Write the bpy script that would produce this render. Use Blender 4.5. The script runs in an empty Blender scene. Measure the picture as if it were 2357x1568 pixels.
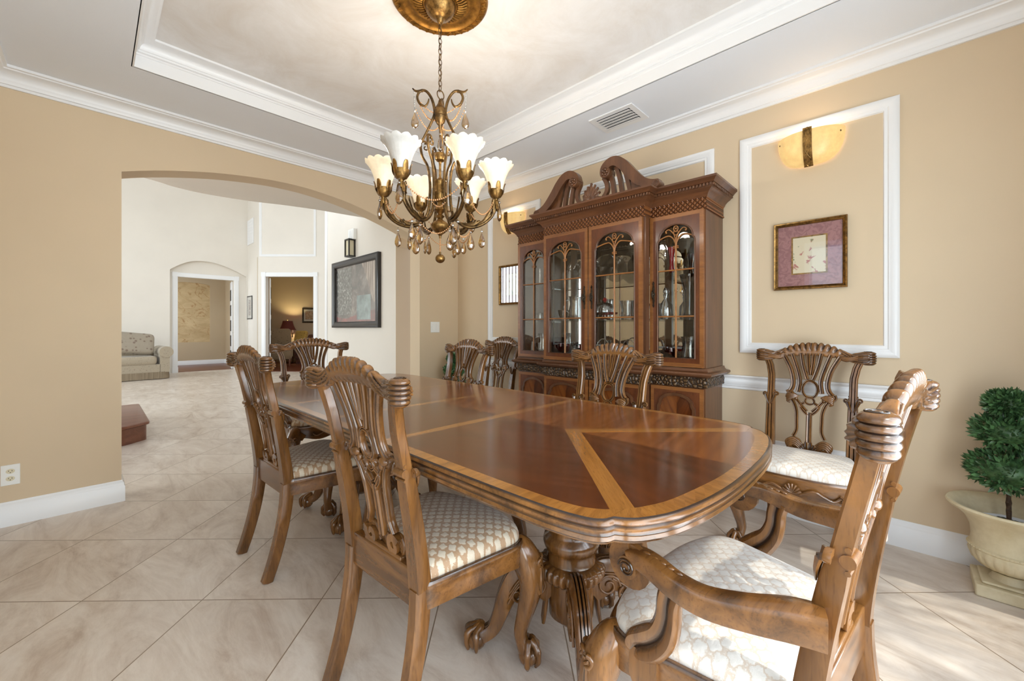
import bpy, bmesh, random
from math import *
from mathutils import Vector as V, Matrix, noise
R = random.Random(7)
SC = bpy.context.scene
COL = SC.collection
# ---------------- camera, exposure ----------------
cam_d = bpy.data.cameras.new('camera'); cam = bpy.data.objects.new('camera', cam_d); COL.objects.link(cam)
SC.camera = cam
cam.location = (0, 0, 1.13); cam.rotation_euler = (pi/2, 0, -radians(45.9))
cam_d.sensor_width = 36; cam_d.lens = 936*36/2357; cam_d.shift_y = -28/2357; cam_d.clip_start = .02
SC.view_settings.view_transform = 'Standard'; SC.view_settings.look = 'None'
SC.view_settings.gamma = 1; SC.view_settings.exposure = 0.3
SC.cycles.caustics_reflective = False; SC.cycles.caustics_refractive = False
SC.cycles.max_bounces = 10; SC.cycles.diffuse_bounces = 5; SC.cycles.transparent_max_bounces = 24
SC.cycles.sample_clamp_indirect = 6
# ---------------- sky, sun, daylight through the windows ----------------
W = bpy.data.worlds.new('sky'); SC.world = W; W.use_nodes = True
wn = W.node_tree.nodes; wb = wn['Background']
st = wn.new('ShaderNodeTexSky'); st.sky_type = 'NISHITA'; st.sun_disc = False
st.sun_elevation = radians(50); st.sun_rotation = radians(170)
W.node_tree.links.new(st.outputs[0], wb.inputs[0]); wb.inputs[1].default_value = .22
def lamp(name, kind, loc, rot, energy, color=(1, 1, 1), **kw):
    d = bpy.data.lights.new(name, kind); d.energy = energy; d.color = color
    for k, v in kw.items(): setattr(d, k, v)
    o = bpy.data.objects.new(name, d); COL.objects.link(o); o.location = loc; o.rotation_euler = rot; return o
def aim(o, to):
    o.rotation_euler = (V(to)-o.location).to_track_quat('-Z', 'Y').to_euler()
s = lamp('sun', 'SUN', (1.6, -4, 6), (0, 0, 0), 4.5, (1, .95, .87), angle=radians(1.0)); aim(s, (1.75, -.9, 1.4))
# daylight standing in each window opening (near room windows, foyer window; gallery window and clerestory added for brightness)
DL = (.85, .93, 1)
def area_lamp(name, c, size, to, e, col=DL):
    o = lamp(name, 'AREA', c, (0, 0, 0), e, col, shape='RECTANGLE', size=size[0], size_y=size[1]); aim(o, to); return o
area_lamp('daylight_left_window', (-.52, .235, 1.25), (1.3, 1.8), (5, 1.4, 1.25), 9)
area_lamp('daylight_near_window', (.72, -.74, 1.3), (2.1, 2.1), (.3, 5, 2.2), 95)
area_lamp('daylight_foyer_window', (-4.1, 10.575, 1.85), (3.55, 3.0), (5, 9.4, 1.5), 225)
area_lamp('added_gallery_light', (-4.1, 5.6, 1.4), (2.6, 2.2), (5, 5.6, 1.6), 110)  # added lamp to brighten the gallery floor and ceiling
area_lamp('added_high_light', (-.2, 4.05, 4.3), (4.2, 1.9), (-.2, 12, 3.2), 90)  # added lamp high above the gallery slab to light the foyer

# ---------------- helpers ----------------
def put(o, parent=None):
    COL.objects.link(o)
    if parent is not None: o.parent = parent
    return o
def tag(o, label=None, cat=None, group=None, kind=None):
    if label: o['label'] = label
    if cat: o['category'] = cat
    if group: o['group'] = group
    if kind: o['kind'] = kind
    return o
def thing(name, label, cat, loc=(0, 0, 0), rz=0, group=None):
    o = bpy.data.objects.new(name, None); o.empty_display_size = .1; o.location = loc; o.rotation_euler = (0, 0, rz)
    COL.objects.link(o); return tag(o, label, cat, group)
def copy_tree(o, parent=None):
    c = o.copy(); COL.objects.link(c); c.parent = parent
    for ch in o.children: copy_tree(ch, c)
    return c
class MB:
    def __init__(s): s.v = []; s.f = []; s.m = []; s.g = []; s.uv = {}
    def vert(s, p, g=0.): s.v.append(tuple(p)); s.g.append(g); return len(s.v)-1
    def face(s, ids, m=0, uv=None):
        s.f.append(tuple(ids)); s.m.append(m)
        if uv: s.uv[len(s.f)-1] = uv
    def box(s, c, d, m=0, rot=None):
        n = len(s.v)
        for k in range(8):
            p = V(((k & 1)-.5, ((k >> 1) & 1)-.5, (k >> 2)-.5)); p = V((p.x*d[0], p.y*d[1], p.z*d[2]))
            if rot: p = rot @ p
            s.vert(p+V(c))
        for q in ((0, 2, 3, 1), (4, 5, 7, 6), (0, 1, 5, 4), (2, 6, 7, 3), (0, 4, 6, 2), (1, 3, 7, 5)): s.face([n+i for i in q], m)
    def bb(s, x0, x1, y0, y1, z0, z1, m=0): s.box(((x0+x1)/2, (y0+y1)/2, (z0+z1)/2), (abs(x1-x0), abs(y1-y0), abs(z1-z0)), m)
    def grid(s, fn, nu, nv, cu=False, cv=False, m=0):
        n = len(s.v)
        for i in range(nu):
            for j in range(nv):
                r = fn(i/(nu if cu else nu-1), j/(nv if cv else nv-1))
                if len(r) == 4: s.vert(r[:3], r[3])
                else: s.vert(r)
        for i in range(nu if cu else nu-1):
            for j in range(nv if cv else nv-1):
                s.face([n+i*nv+j, n+((i+1) % nu)*nv+j, n+((i+1) % nu)*nv+(j+1) % nv, n+i*nv+(j+1) % nv], m)
        return n
    def loft(s, rings, m=0, cap=True, closed=True):
        n0 = len(s.v); k = len(rings[0])
        for r in rings:
            for p in r: s.vert(p[:3], p[3] if len(p) > 3 else 0.)
        for i in range(len(rings)-1):
            for j in range(k if closed else k-1):
                a = n0+i*k+j; b = n0+i*k+(j+1) % k; s.face([a, b, b+k, a+k], m)
        if cap and closed:
            s.face([n0+j for j in range(k)][::-1], m); s.face([n0+(len(rings)-1)*k+j for j in range(k)], m)
    def lathe(s, prof, c=(0, 0, 0), seg=20, m=0, mod=None, ax=None):
        rings = []
        for i, pq in enumerate(prof):
            r, z = pq[:2]; ring = []
            for k in range(seg):
                a = 2*pi*k/seg; rr = max(r, 1e-4)*(1+(mod(a, i) if mod else 0)); p = V((rr*cos(a), rr*sin(a), z))
                if ax: p = ax @ p
                ring.append(tuple(p+V(c))+((pq[2],) if len(pq) > 2 else ()))
            rings.append(ring)
        s.loft(rings, m)
    def sweep(s, pts, sec, sc=None, up=(0, 0, 1), m=0, cap=True, closed=False):
        P = [V(p[:3]) for p in pts]; n = len(P); rings = []; up = V(up)
        for i in range(n):
            if closed: t = P[(i+1) % n]-P[i-1]
            else: t = P[min(i+1, n-1)]-P[max(i-1, 0)]
            if t.length < 1e-9: t = V((0, 0, 1))
            t.normalize(); sd = up.cross(t)
            if sd.length < 1e-4: sd = V((1, 0, 0)).cross(t)
            sd.normalize(); nn = t.cross(sd)
            k = sc[i] if sc else 1
            ka, kb = k if isinstance(k, (tuple, list)) else (k, k)
            rings.append([tuple(P[i]+sd*(q[0]*ka)+nn*(q[1]*kb))+((q[2],) if len(q) > 2 else (0.,)) for q in sec])
        if closed: rings.append(rings[0])
        s.loft(rings, m, cap and not closed)
    def tube(s, pts, r, seg=8, m=0, up=(0, 0, 1), closed=False):
        sec = [(cos(2*pi*k/seg), sin(2*pi*k/seg)) for k in range(seg)]
        sc = r if isinstance(r, (list, tuple)) else [r]*len(pts)
        s.sweep(pts, sec, sc, up, m, True, closed)
    def ball(s, c, r, seg=12, rings=8, m=0, sc=(1, 1, 1), rot=None):
        rg = []
        for i in range(rings+1):
            t = pi*i/rings; ring = []
            for k in range(seg):
                a = 2*pi*k/seg; q = V((r*max(sin(t), .01)*cos(a)*sc[0], r*max(sin(t), .01)*sin(a)*sc[1], -r*cos(t)*sc[2]))
                if rot: q = rot @ q
                ring.append(tuple(V(c)+q))
            rg.append(ring)
        s.loft(rg, m)
    def mitre(s, pts, prof, mp, closed=False, m=0):
        # sweep an (offset, height) profile along a 2D polyline with mitred corners; offset to the left of travel
        P = [V((p[0], p[1])) for p in pts]; n = len(P); rings = []
        for i in range(n):
            d1 = (P[i]-P[i-1]) if (i > 0 or closed) else (P[1]-P[0])
            d2 = (P[(i+1) % n]-P[i]) if (i < n-1 or closed) else (P[n-1]-P[n-2])
            d1.normalize(); d2.normalize(); n1 = V((-d1.y, d1.x)); n2 = V((-d2.y, d2.x)); b = n1+n2
            b = b/max(b.dot(n1), .15) if b.length > 1e-6 else n1
            rings.append([mp(P[i].x+b.x*q[0], P[i].y+b.y*q[0], q[1]) for q in prof])
        if closed: rings.append(rings[0])
        s.loft(rings, m, not closed)
    def prism(s, poly, mp, h0, h1, m=0):
        n = len(s.v); k = len(poly)
        for h in (h0, h1):
            for p in poly: s.vert(mp(p[0], p[1], h))
        for j in range(k): s.face([n+j, n+(j+1) % k, n+k+(j+1) % k, n+k+j], m)
        s.face([n+j for j in range(k)][::-1], m); s.face([n+k+j for j in range(k)], m)
    def ring(s, outer, inner, mp, h0, h1, m=0):
        # band between two equally long closed outlines, given thickness
        k = len(outer); n = len(s.v)
        for h in (h0, h1):
            for P in (outer, inner):
                for p in P: s.vert(mp(p[0], p[1], h))
        for j in range(k):
            q = (j+1) % k; o0, i0, o1, i1 = n, n+k, n+2*k, n+3*k
            s.face([o0+j, o0+q, i0+q, i0+j], m); s.face([o1+j, i1+j, i1+q, o1+q], m)
            s.face([o0+j, o1+j, o1+q, o0+q], m); s.face([i0+j, i0+q, i1+q, i1+j], m)
    def build(s, name, mats, parent=None, ang=38, recalc=True, bevel=None):
        me = bpy.data.meshes.new(name); me.from_pydata(s.v, [], s.f)
        for mt in (mats if isinstance(mats, (list, tuple)) else [mats]): me.materials.append(mt)
        me.polygons.foreach_set('material_index', s.m)
        if s.uv:
            ul = me.uv_layers.new(name='grain')
            for pi_, uv in s.uv.items():
                for k, li in enumerate(me.polygons[pi_].loop_indices): ul.data[li].uv = uv[k]
        if any(s.g):
            a = me.attributes.new('glaze', 'FLOAT', 'POINT'); a.data.foreach_set('value', s.g)
        if recalc:
            bm = bmesh.new(); bm.from_mesh(me); bmesh.ops.recalc_face_normals(bm, faces=bm.faces); bm.to_mesh(me); bm.free()
        me.polygons.foreach_set('use_smooth', [True]*len(me.polygons))
        me.set_sharp_from_angle(angle=radians(ang)); me.update()
        o = put(bpy.data.objects.new(name, me), parent)
        if bevel:
            b = o.modifiers.new('bevel', 'BEVEL'); b.width = bevel; b.segments = 2; b.limit_method = 'ANGLE'; b.angle_limit = radians(40)
        return o
def crs(P, n, closed=False):
    # Catmull-Rom through n-d points
    m = len(P); out = []; segs = m if closed else m-1
    for k in range(n):
        t = k/(n if closed else n-1)*segs; i = min(int(t), segs-1); u = t-i
        if closed: a, b, c, d = P[(i-1) % m], P[i], P[(i+1) % m], P[(i+2) % m]
        else: a, b, c, d = P[max(i-1, 0)], P[i], P[i+1], P[min(i+2, m-1)]
        out.append(tuple(.5*(2*q+(r-p)*u+(2*p-5*q+4*r-w)*u*u+(3*q-p-3*r+w)*u**3) for p, q, r, w in zip(a, b, c, d)))
    return out
def lerp_tab(T, x):
    if x <= T[0][0]: return T[0][1]
    for (a, b), (c, d) in zip(T, T[1:]):
        if x <= c: return b+(d-b)*(x-a)/(c-a)
    return T[-1][1]
def sst(a, b, x):
    t = min(max((x-a)/(b-a), 0), 1); return t*t*(3-2*t)
def roundpoly(P, r, n=6):
    out = []; m = len(P)
    for i in range(m):
        a, b, c = V(P[i-1]), V(P[i]), V(P[(i+1) % m]); rr = r[i] if isinstance(r, (list, tuple)) else r
        d1 = (a-b).normalized(); d2 = (c-b).normalized(); rr = min(rr, (a-b).length*.49, (c-b).length*.49)
        p, q = b+d1*rr, b+d2*rr
        for k in range(n+1):
            t = k/n; out.append(tuple(p*(1-t)**2+b*2*t*(1-t)+q*t*t))
    return out

# ---------------- materials ----------------
def lin(r, g, b):
    return tuple(((c/255+.055)/1.055)**2.4 if c/255 > .04045 else c/255/12.92 for c in (r, g, b))+(1,)
class NT:
    def __init__(s, name):
        s.mat = bpy.data.materials.new(name); s.mat.use_nodes = True; s.t = s.mat.node_tree; s.n = s.t.nodes; s.p = s.n['Principled BSDF']
    def add(s, t, **kw):
        x = s.n.new('ShaderNode'+t)
        for k, v in kw.items():
            if k.startswith('i_'):
                k = k[2:]; k = int(k) if k.isdigit() else k.replace('_', ' '); x.inputs[k].default_value = v
            else: setattr(x, k, v)
        return x
    def ln(s, a, b): s.t.links.new(a, b)
    def coord(s, kind='Object', scale=(1, 1, 1), rot=(0, 0, 0), loc=(0, 0, 0)):
        if kind == 'UV': c = s.add('UVMap', uv_map='grain')
        else: c = s.add('TexCoord')
        m = s.add('Mapping'); m.inputs['Scale'].default_value = scale; m.inputs['Rotation'].default_value = rot; m.inputs['Location'].default_value = loc
        s.ln(c.outputs['UV' if kind == 'UV' else kind], m.inputs[0]); return m.outputs[0]
    def noise(s, vec, scale=5, detail=4, rough=.55, dist=0):
        x = s.add('TexNoise'); x.inputs['Scale'].default_value = scale; x.inputs['Detail'].default_value = detail
        x.inputs['Roughness'].default_value = rough; x.inputs['Distortion'].default_value = dist; s.ln(vec, x.inputs['Vector']); return x.outputs['Fac']
    def ramp(s, fac, stops):
        x = s.add('ValToRGB'); e = x.color_ramp.elements
        while len(e) < len(stops): e.new(.5)
        for k, (p, c) in enumerate(stops): e[k].position = p; e[k].color = c
        s.ln(fac, x.inputs[0]); return x.outputs[0]
    def mix(s, f, a, b, mode='MIX'):
        x = s.add('Mix', data_type='RGBA', blend_type=mode)
        for v, i in ((f, 0), (a, 6), (b, 7)):
            if hasattr(v, 'links') or hasattr(v, 'is_linked'): s.ln(v, x.inputs[i])
            else: x.inputs[i].default_value = v
        return x.outputs[2]
    def math(s, op, a, b=0, c=0):
        x = s.add('Math', operation=op)
        for v, i in ((a, 0), (b, 1), (c, 2)):
            if hasattr(v, 'is_linked'): s.ln(v, x.inputs[i])
            else: x.inputs[i].default_value = v
        return x.outputs[0]
    def bump(s, h, strength=.2, dist=.01):
        x = s.add('Bump'); x.inputs['Strength'].default_value = strength; x.inputs['Distance'].default_value = dist
        s.ln(h, x.inputs['Height']); s.ln(x.outputs[0], s.p.inputs['Normal'])
    def set(s, **kw):
        for k, v in kw.items():
            k = k.replace('_', ' ')
            if hasattr(v, 'is_linked'): s.ln(v, s.p.inputs[k])
            else: s.p.inputs[k].default_value = v
        return s.mat
def paint(name, c, rough=.6, bump=.04, var=.03, sc=90):
    t = NT(name); co = t.coord(); f = t.noise(co, 1.2, 3)
    c2 = tuple(x*(1-var*2) for x in c[:3])+(1,)
    t.bump(t.noise(co, sc, 3), bump, .004)
    return t.set(Base_Color=t.ramp(f, [(.3, c2), (.7, c)]), Roughness=rough)
def plain(name, c, rough=.5, metal=0., **kw):
    return NT(name).set(Base_Color=c, Roughness=rough, Metallic=metal, **kw)
def wood(name, lo, hi, scale=(14, 14, 1.3), rough=.32, kind='Object', rot=(0, 0, 0), coat=.0, glaze=True, fig=.5, bump=.05):
    t = NT(name); co = t.coord(kind, scale, rot)
    f = t.noise(co, 1.0, 6, .62, .7); big = t.noise(t.coord('Object', (1, 1, 1)), 2.6, 2)
    mid = tuple((a+b)/2 for a, b in zip(lo, hi))
    c = t.ramp(f, [(.28, lo), (.52, mid), (.75, hi)])
    c = t.mix(t.math('MULTIPLY', big, fig), c, t.mix(1., c, (.62, .55, .5, 1), 'MULTIPLY'))
    pore = t.noise(t.coord(kind, tuple(x*9 for x in scale), rot), 1.5, 2, .5); c = t.mix(t.ramp(pore, [(.56, (0, 0, 0, 1)), (.70, (.32, .32, .32, 1))]), c, tuple(x*.45 for x in lo[:3])+(1,))
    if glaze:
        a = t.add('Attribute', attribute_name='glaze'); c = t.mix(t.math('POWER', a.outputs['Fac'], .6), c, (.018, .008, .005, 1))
    t.bump(t.noise(t.coord(kind, tuple(x*3 for x in scale), rot), 2, 4), bump, .003)
    return t.set(Base_Color=c, Roughness=rough, Coat_Weight=coat, Coat_Roughness=.12)
M = {}
M['wall'] = paint('wall_paint_tan', lin(214, 193, 162))
M['foyer'] = paint('wall_paint_cream', lin(230, 223, 212))
M['jamb'] = paint('jamb_liner_darker', lin(214, 198, 172))
M['den'] = paint('wall_paint_den', lin(196, 176, 145))
M['white'] = paint('trim_white', lin(236, 236, 236), .35, .0, .005)
M['ceil'] = paint('ceiling_white', lin(234, 238, 244), .8, .12, .01, 160)
t = NT('tray_ceiling_faux'); co = t.coord(); f = t.noise(co, 2.1, 8, .68, .6); f2 = t.noise(co, .9, 3)
c = t.ramp(f, [(.3, lin(218, 212, 205)), (.5, lin(230, 228, 226)), (.68, lin(240, 240, 241))])
c = t.mix(t.math('MULTIPLY', f2, .25), c, lin(222, 212, 200)); t.bump(t.noise(co, 60, 4), .05, .004)
M['tray'] = t.set(Base_Color=c, Roughness=.7)
# travertine laid on the diagonal
t = NT('travertine_tile'); co = t.coord('Object', (1, 1, 1), (0, 0, radians(-45))); sx = t.add('SeparateXYZ'); t.ln(co, sx.inputs[0])
T_ = .494
def cell(sock, off):
    a = t.math('DIVIDE', t.math('SUBTRACT', sock, off), T_); fr = t.math('FRACT', a); fl = t.math('FLOOR', a)
    e = t.math('MINIMUM', fr, t.math('SUBTRACT', 1, fr)); return e, fl
# rotated -45: x' along (X+Y)/sqrt2, y' along (Y-X)/sqrt2
ex, fx = cell(sx.outputs[0], 2.205-.494*40); ey, fy = cell(sx.outputs[1], 2.25-.494*40)
edge = t.math('MINIMUM', ex, ey); joint = t.math('LESS_THAN', edge, .0045)
cb = t.add('CombineXYZ'); t.ln(fx, cb.inputs[0]); t.ln(fy, cb.inputs[1]); wnz = t.add('TexWhiteNoise', noise_dimensions='2D'); t.ln(cb.outputs[0], wnz.inputs['Vector'])
ad = t.add('VectorMath', operation='MULTIPLY_ADD'); t.ln(wnz.outputs['Color'], ad.inputs[0]); ad.inputs[1].default_value = (30, 30, 30)
st_ = t.coord('Object', (2.6, .8, 1)); t.ln(st_, ad.inputs[2])
f = t.noise(ad.outputs[0], 1.7, 9, .72, 1.6)
c = t.ramp(f, [(.30, lin(176, 156, 138)), (.44, lin(208, 194, 179)), (.58, lin(227, 216, 203)), (.74, lin(240, 232, 222))])
f3 = t.noise(ad.outputs[0], 7.5, 9, .78, .8); c = t.mix(t.math('MULTIPLY', f3, .5), c, t.ramp(f3, [(.35, lin(186, 164, 146)), (.6, lin(224, 213, 200))]))
c = t.mix(t.math('MULTIPLY', wnz.outputs['Value'], .14), c, lin(178, 160, 138))
c = t.mix(joint, c, lin(140, 120, 98))
t.bump(t.math('SUBTRACT', 1, joint), .25, .002)
M['floor'] = t.set(Base_Color=c, Roughness=t.math('MULTIPLY_ADD', f3, .2, .24), Specular_IOR_Level=.5)
M['woodfloor'] = wood('hardwood_floor', lin(92, 44, 26), lin(128, 66, 40), (2, 14, 2), .3, glaze=False)
M['step'] = wood('cherry_step', lin(110, 66, 46), lin(142, 92, 68), (2, 14, 14), .28, glaze=False)
CH_LO, CH_HI = lin(60, 36, 16), lin(156, 106, 54)
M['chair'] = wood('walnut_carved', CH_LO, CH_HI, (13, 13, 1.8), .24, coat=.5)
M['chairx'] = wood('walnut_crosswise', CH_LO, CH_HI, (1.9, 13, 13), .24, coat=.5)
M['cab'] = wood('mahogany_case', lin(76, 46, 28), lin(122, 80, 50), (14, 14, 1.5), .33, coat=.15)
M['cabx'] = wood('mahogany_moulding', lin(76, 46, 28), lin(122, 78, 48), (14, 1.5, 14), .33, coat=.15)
M['cabd'] = wood('mahogany_flame', lin(84, 44, 24), lin(120, 68, 38), (9, 9, 2.5), .25, coat=.3, glaze=False)
M['inlay'] = wood('satinwood_band', lin(118, 72, 36), lin(160, 104, 56), (3, 3, 26), .28, coat=.3, glaze=False, fig=.2)
M['trac'] = wood('tracery_wood', lin(140, 88, 44), lin(186, 128, 70), (14, 14, 14), .35, glaze=False)
t = NT('carved_fret'); co = t.coord('Object', (1, 48, 48)); sp = t.add('SeparateXYZ'); t.ln(co, sp.inputs[0])
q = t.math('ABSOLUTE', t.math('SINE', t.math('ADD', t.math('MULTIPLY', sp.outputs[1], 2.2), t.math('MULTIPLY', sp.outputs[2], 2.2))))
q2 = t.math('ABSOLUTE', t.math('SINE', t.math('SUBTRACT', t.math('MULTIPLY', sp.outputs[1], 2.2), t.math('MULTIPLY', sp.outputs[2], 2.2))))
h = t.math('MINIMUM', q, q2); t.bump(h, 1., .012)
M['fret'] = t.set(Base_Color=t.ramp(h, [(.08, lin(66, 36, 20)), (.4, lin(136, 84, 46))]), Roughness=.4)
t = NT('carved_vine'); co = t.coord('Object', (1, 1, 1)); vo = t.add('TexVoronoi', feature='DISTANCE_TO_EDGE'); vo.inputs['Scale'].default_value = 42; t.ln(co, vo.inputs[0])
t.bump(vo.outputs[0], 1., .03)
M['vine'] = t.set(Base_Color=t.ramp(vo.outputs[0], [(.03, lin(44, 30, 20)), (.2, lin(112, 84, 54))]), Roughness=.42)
def damask(name, base, fig, sc, bumpy, lo_=.26, hi_=.44):
    t = NT(name); co = t.coord('Object', (sc, sc, sc), (0, 0, 0)); sp = t.add('SeparateXYZ'); t.ln(co, sp.inputs[0])
    x, y = sp.outputs[0], sp.outputs[1]
    nz = t.noise(t.coord('Object', (1, 1, 1)), 260, 3, .7)
    a = t.math('COSINE', t.math('ADD', x, y)); b = t.math('COSINE', t.math('SUBTRACT', x, y))
    lob = t.math('MULTIPLY', t.math('COSINE', t.math('MULTIPLY', x, 4)), t.math('COSINE', t.math('MULTIPLY', y, 4)))
    k = t.math('ADD', t.math('ADD', t.math('MULTIPLY', a, b), t.math('MULTIPLY', lob, .22)), t.math('MULTIPLY_ADD', nz, .9, -.45))
    k2 = t.math('ABSOLUTE', k); r = t.ramp(k2, [(lo_, (0, 0, 0, 1)), (hi_, (1, 1, 1, 1))])
    t.bump(k2, bumpy, .004)
    return t.set(Base_Color=t.mix(r, fig, base), Roughness=.55, Sheen_Weight=.3)
M['seat'] = damask('damask_tan', lin(212, 198, 176), lin(176, 143, 110), 80, .3)
M['seatl'] = damask('damask_ivory', lin(222, 217, 208), lin(206, 190, 172), 78, .22, .10, .30)
def bronze(name, lo, hi, rough=.4, sc=30):
    t = NT(name); f = t.noise(t.coord(), sc, 5, .7)
    return t.set(Base_Color=t.ramp(f, [(.35, lo), (.65, hi)]), Metallic=.85, Roughness=rough)
M['bronze'] = bronze('antique_bronze', lin(58, 44, 28), lin(138, 106, 64), .36)
M['gold'] = bronze('antique_gold', lin(92, 68, 36), lin(168, 128, 72), .34, 45)
M['iron'] = bronze('dark_hardware', lin(40, 34, 28), lin(86, 74, 58), .4)
M['medal'] = bronze('gilded_medallion', lin(104, 70, 26), lin(178, 128, 58), .45, 14)
M['black'] = plain('black_frame', lin(38, 34, 32), .3)
M['blackm'] = plain('dark_void', lin(30, 28, 26), .7)
M['outlet'] = plain('outlet_white', lin(238, 238, 234), .35)
M['almond'] = plain('outlet_almond', lin(220, 210, 180), .4)
M['silver'] = plain('silver', (.8, .78, .74, 1), .2, 1.)
M['mirror'] = plain('mirror_back', (.86, .86, .86, 1), .02, 1.)
def glassy(name, tint=(1, 1, 1, 1), base=.06, top=.9, rough=.02):
    t = NT(name); t.n.remove(t.p); o = t.n['Material Output']; tr = t.add('BsdfTransparent'); tr.inputs[0].default_value = tint
    gl = t.add('BsdfGlossy'); gl.inputs['Roughness'].default_value = rough
    lw = t.add('LayerWeight'); lw.inputs[0].default_value = .35; mr = t.add('MapRange'); mr.inputs[3].default_value = base; mr.inputs[4].default_value = top
    t.ln(lw.outputs['Fresnel'], mr.inputs[0]); mx = t.add('MixShader'); t.ln(mr.outputs[0], mx.inputs[0]); t.ln(tr.outputs[0], mx.inputs[1]); t.ln(gl.outputs[0], mx.inputs[2]); t.ln(mx.outputs[0], o.inputs[0])
    return t.mat
M['pane'] = glassy('clear_pane', (.96, .97, .96, 1), .025, .4)
M['crystal'] = glassy('cut_crystal', (.94, .95, .96, 1), .36, .97, .10)
M['plate'] = glassy('engraved_glass', (.88, .88, .88, 1), .16, .8, .1); M['smoke'] = glassy('smoky_glass', (.38, .30, .28, 1), .14, .9, .04)
M['rubyb'] = plain('ruby_bright', lin(168, 14, 28), .08, 0., Coat_Weight=.6)
M['ruby'] = glassy('ruby_glass', (.62, .04, .06, 1), .10, .8, .05)
M['amber'] = glassy('amber_crystal', (.74, .56, .3, 1), .2, .9, .06)
M['bead'] = plain('amber_bead', lin(196, 142, 92), .15, 0., Coat_Weight=.5)
M['clearb'] = glassy('clear_bead', (.95, .95, .95, 1), .3, .95, .05)
M['glassw'] = plain('picture_glass', (.9, .9, .9, 1), .03)
def shade_mat(name, col, e, e_col):
    t = NT(name); f = t.noise(t.coord('Object', (1, 1, 1)), 26, 4, .6)
    c = t.ramp(f, [(.35, tuple(x*.86 for x in col[:3])+(1,)), (.65, col)])
    em = t.add('Emission'); em.inputs[0].default_value = e_col; em.inputs[1].default_value = e
    t.set(Base_Color=c, Roughness=.35, Subsurface_Weight=0.)
    if e:
        t.ln(t.ramp(f, [(.3, tuple(x*.8 for x in e_col[:3])+(1,)), (.65, e_col)]), t.p.inputs['Emission Color']); t.p.inputs['Emission Strength'].default_value = e
    return t.mat
M['shade_on'] = shade_mat('alabaster_lit', lin(235, 222, 196), .34, (1, .80, .52, 1))
M['shade_hot'] = shade_mat('alabaster_hot', lin(250, 240, 220), 2.6, (1, .86, .62, 1))
M['shade_off'] = shade_mat('frosted_shade', lin(206, 202, 196), 0, (1, 1, 1, 1))
M['scon'] = shade_mat('sconce_bowl_lit', lin(216, 176, 112), .42, (1, .72, .30, 1))
M['bulb'] = plain('lit_bulb', (1, .9, .75, 1), .4, 0., Emission_Color=(1, .85, .62, 1), Emission_Strength=9.)
t = NT('leaf_green'); f = t.noise(t.coord(), 22, 3); M['leaf'] = t.set(Base_Color=t.ramp(f, [(.3, lin(34, 62, 34)), (.7, lin(98, 136, 84))]), Roughness=.35)
M['stem'] = wood('topiary_stem', lin(62, 44, 30), lin(104, 80, 56), (30, 30, 30), .8, glaze=False)
M['soil'] = plain('moss', lin(52, 58, 44), .9)
t = NT('urn_composite'); f = t.noise(t.coord(), 9, 6, .65); t.bump(t.noise(t.coord(), 60, 4), .15, .004)
M['urn'] = t.set(Base_Color=t.ramp(f, [(.3, lin(196, 180, 142)), (.7, lin(224, 212, 180))]), Roughness=.6)
# ---------------- the setting ----------------
def struct(mb, name, mat, parent=None, **kw):
    o = mb.build(name, mat, parent, **kw)
    if parent is None: o['kind'] = 'structure'
    return o
def wallp(name, A, B, th, H, ops=(), mat='wall', z0=0., nseg=28):
    A = V(A); B = V(B); L = (B-A).length; d = (B-A)/L; n = V((-d.y, d.x)); mb = MB()
    def P(s, off, z): p = A+d*s+n*off; return (p.x, p.y, z)
    def blk(s0, s1, za, zb):
        if s1-s0 < 1e-4 or zb-za < 1e-4: return
        i = len(mb.v)
        for s, o, z in ((s0, 0, za), (s1, 0, za), (s1, th, za), (s0, th, za), (s0, 0, zb), (s1, 0, zb), (s1, th, zb), (s0, th, zb)): mb.vert(P(s, o, z))
        for q in ((0, 1, 2, 3), (4, 7, 6, 5), (0, 4, 5, 1), (1, 5, 6, 2), (2, 6, 7, 3), (3, 7, 4, 0)): mb.face([i+k for k in q])
    cur = 0
    for s0, s1, zb, top in sorted(ops, key=lambda o: o[0]):
        blk(cur, s0, z0, H); blk(s0, s1, z0, zb)
        if callable(top):
            rg = []
            for k in range(nseg+1):
                s = s0+(s1-s0)*k/nseg; z = top(s); rg.append([P(s, 0, z), P(s, 0, H), P(s, th, H), P(s, th, z)])
            mb.loft(rg)
        else: blk(s0, s1, top, H)
        cur = s1
    blk(cur, L, z0, H)
    return struct(mb, name, M[mat], ang=50)
YL, XR, XL, YN, ZC, ZT = 3.69, 2.917, -.43, -.62, 2.602, 2.757
ARCH = [(.133, 2.157), (.25, 2.196), (.397, 2.236), (.648, 2.289), (.932, 2.325), (1.15, 2.335), (1.35, 2.327), (1.633, 2.290), (1.924, 2.222), (2.2, 2.138), (2.407, 2.063)]
mb = MB(); mb.bb(-5, 6.5, -1, 16.4, -.1, 0); struct(mb, 'floor', M['floor'])
wallp('wall_left', (XR+.15, YL), (XL-.15, YL), -.185, ZC, [(XR+.15-2.407, XR+.15-.133, 0, lambda s: lerp_tab(crs(ARCH, 60), XR+.15-s))])
wallp('wall_right', (XR, YN-.15), (XR, YL), -.12, ZC+.25)
wallp('wall_near', (XL, YN), (XR, YN), -.15, ZC+.25, [(.08, 2.98, .06, 2.25)])
wallp('wall_side', (XL, YL), (XL, YN), -.15, ZC+.25, [(YL-.92, YL+.45, .3, 2.2)])
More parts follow.
